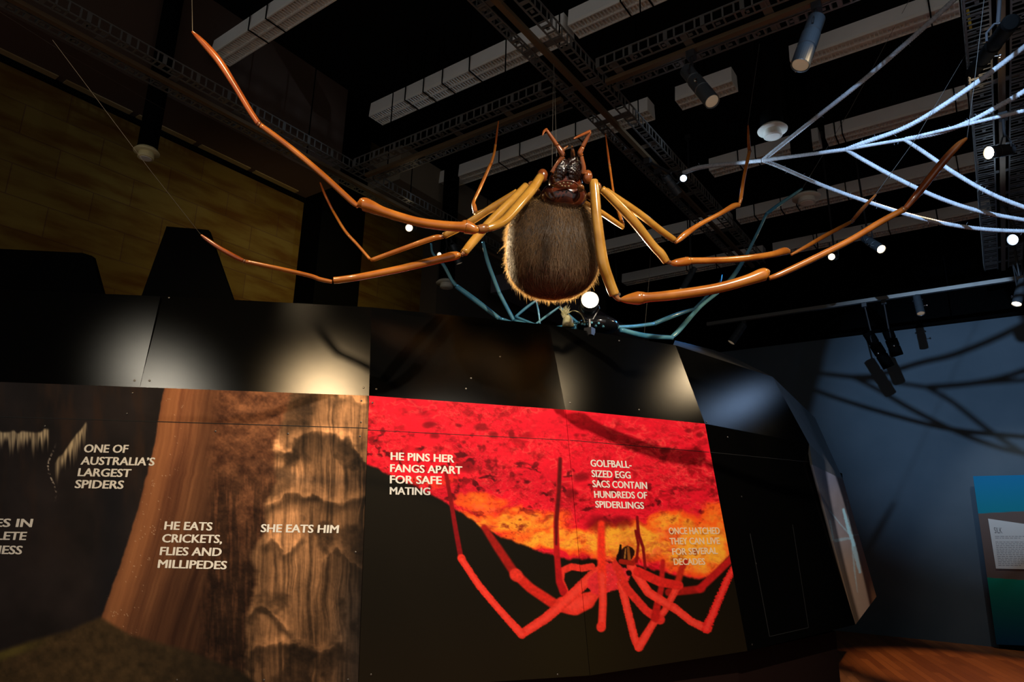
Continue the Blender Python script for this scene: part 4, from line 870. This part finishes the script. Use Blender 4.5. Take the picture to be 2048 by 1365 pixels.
# ------------------------------------------------------------------ rope web
rw = thing('rope_web', 'white twisted rope web stretched across the upper right', 'rope web', at(1700, 297, 4.6))
ROPES = [[(1366, 346, 5.45, 8), (1400, 335, 5.35, 9), (1460, 328, 5.2, 8), (1525, 321, 5.0, 8)], [(1525, 321, 5.0, 8), (1610, 310, 4.8, 7), (1693, 299, 4.6, 8)],
         [(1693, 299, 4.6, 7), (1750, 289, 4.45, 6.5), (1810, 279, 4.3, 7)], [(1810, 279, 4.3, 6.5), (1930, 250, 4.1, 7), (2060, 219, 3.9, 8), (2200, 185, 3.7, 8)],
         [(1525, 321, 5.0, 8), (1620, 245, 4.75, 8.5), (1720, 166, 4.5, 9), (1820, 80, 4.3, 9.5), (1912, -4, 4.1, 10), (2010, -100, 3.9, 10)],
         [(1693, 299, 4.6, 9), (1730, 285, 4.5, 9), (1800, 260, 4.4, 9), (1860, 228, 4.25, 9.5), (1950, 168, 4.05, 10), (2060, 85, 3.85, 10), (2200, -25, 3.6, 10)],
         [(1810, 279, 4.3, 9), (1880, 265, 4.2, 9), (1940, 243, 4.1, 9), (2000, 211, 4.0, 9.5), (2060, 176, 3.9, 10), (2200, 90, 3.7, 10)],
         [(1525, 321, 5.0, 7), (1560, 334, 5.0, 7.5), (1650, 373, 4.95, 7), (1750, 409, 4.9, 7.5), (1850, 439, 4.85, 8), (1950, 457, 4.8, 8), (2060, 463, 4.7, 8), (2200, 460, 4.6, 8)],
         [(1693, 300, 4.6, 7), (1730, 322, 4.6, 7.5), (1800, 360, 4.55, 8), (1880, 397, 4.5, 8), (1960, 423, 4.45, 8), (2060, 442, 4.4, 8), (2200, 460, 4.3, 8)],
         [(1810, 280, 4.3, 7), (1850, 306, 4.3, 7.5), (1910, 347, 4.25, 8), (1980, 387, 4.2, 8), (2060, 419, 4.15, 8.5), (2200, 465, 4.1, 8)]]
for L in ROPES:
    pts = [at(x, y, d) for x, y, d, q_ in L]; rr = [wid(*q_)/2 for q_ in L]
    if L[-1][0] > 2000: pts.append(pts[-1]+(pts[-1]-pts[-2])*2.2); rr.append(rr[-1])     # runs on to its anchor out of view
    n = max(10, int(np.linalg.norm(pts[-1]-pts[0])/.006/len(L))); A = crom(np.column_stack([pts, rr]), n)
    mb = MB(); mb.tube(A[:, :3], A[:, 3]*1.05, 12, True, 3, .05); ro = mb.build('rope', M['rope'], rw, True)
    fz = MB()
    for i in range(int(len(A)*.12)):
        j = random.randrange(len(A)-1); p = A[j, :3]; dv = np.array([random.gauss(0, 1) for _ in range(3)]); dv /= np.linalg.norm(dv); l_ = A[j, 3]*random.uniform(1.2, 2.6)
        fz.tube([p+dv*A[j, 3]*.7, p+dv*l_], [.0008, .0004], 4)
    fz.build('rope_fuzz', M['rope'], ro)

# ------------------------------------------------------------------ silk information panel on the far wall
PS = ((np.array([0, -1., 0])), -11.36)
ip = thing('information_panel', 'teal and brown information panel with a white SILK text sheet by the back wall', 'information panel', (.3, 11.4, 0))
def silk(x, y):
    c = np.ones(x.shape+(3,))*np.array([.40, .33, .30])
    tl_ = 1028-.053*(x-1954); bl_ = 1156+.07*(x-1976)
    up = np.stack([.03+0*x, np.interp(y, [950, 1028], [.44, .50]), np.interp(y, [950, 1028], [.62, .56])], -1)
    dnc = np.stack([.02+0*x, np.interp(y, [1156, 1290], [.50, .24]), np.interp(y, [1156, 1230, 1290], [.40, .36, .36])], -1)
    m = sst(.6, -.6, y-tl_); c = c*(1-m)[..., None]+up*m[..., None]; m = sst(-.6, .6, y-bl_); return c*(1-m)[..., None]+dnc*m[..., None]
bd = printed('board', ip, ((1946, 953), (2160, 948), (2160, 1296), (1993, 1290)), PS, 1.5, silk, .03)
PSH = (PS[0], -11.355)
shp = MB(); shp.slab([pl(1976, 1038, (PS[0], -11.345)), pl(2140, 1062, (PS[0], -11.345)), pl(2150, 1141, (PS[0], -11.345)), pl(1992, 1138, (PS[0], -11.345))], PS[0], .012)
sh = shp.build('text_sheet', mat('white_card', (.62, .60, .55), .6), bd)
PT = (PS[0], -11.345)
lettering(sh, PT, [('SILK', (1989.5, 1067), (2005, 1067.5), (1987.5, 1055.5))], mat('charcoal_ink', (.05, .05, .05), .6), 'heading_text', 0)
mb = MB()
for i in range(16):
    y = 1077+i*3.6 if i > 1 else 1073+i*3.4
    x = 1990+i*.45; xe = 2125 if i not in (1, 15) else 2040
    while x < xe:
        w_ = random.uniform(3, 9); mb.slab([pl(a, b, PT)+PS[0]*.001 for a, b in ((x, y), (x+w_, y+.02*w_), (x+w_, y+.02*w_+1.1), (x, y+1.1))], PS[0], .0005); x += w_+1.6
mb.build('body_text', mat('grey_ink', (.22, .21, .2), .6), sh)
MB().box((pl(1993, 1290, PS)[0]+.02, 11.40, 0), (pl(2150, 1290, PS)[0], 11.48, pl(1993, 1288, PS)[2])).build('base', M['black'], ip)
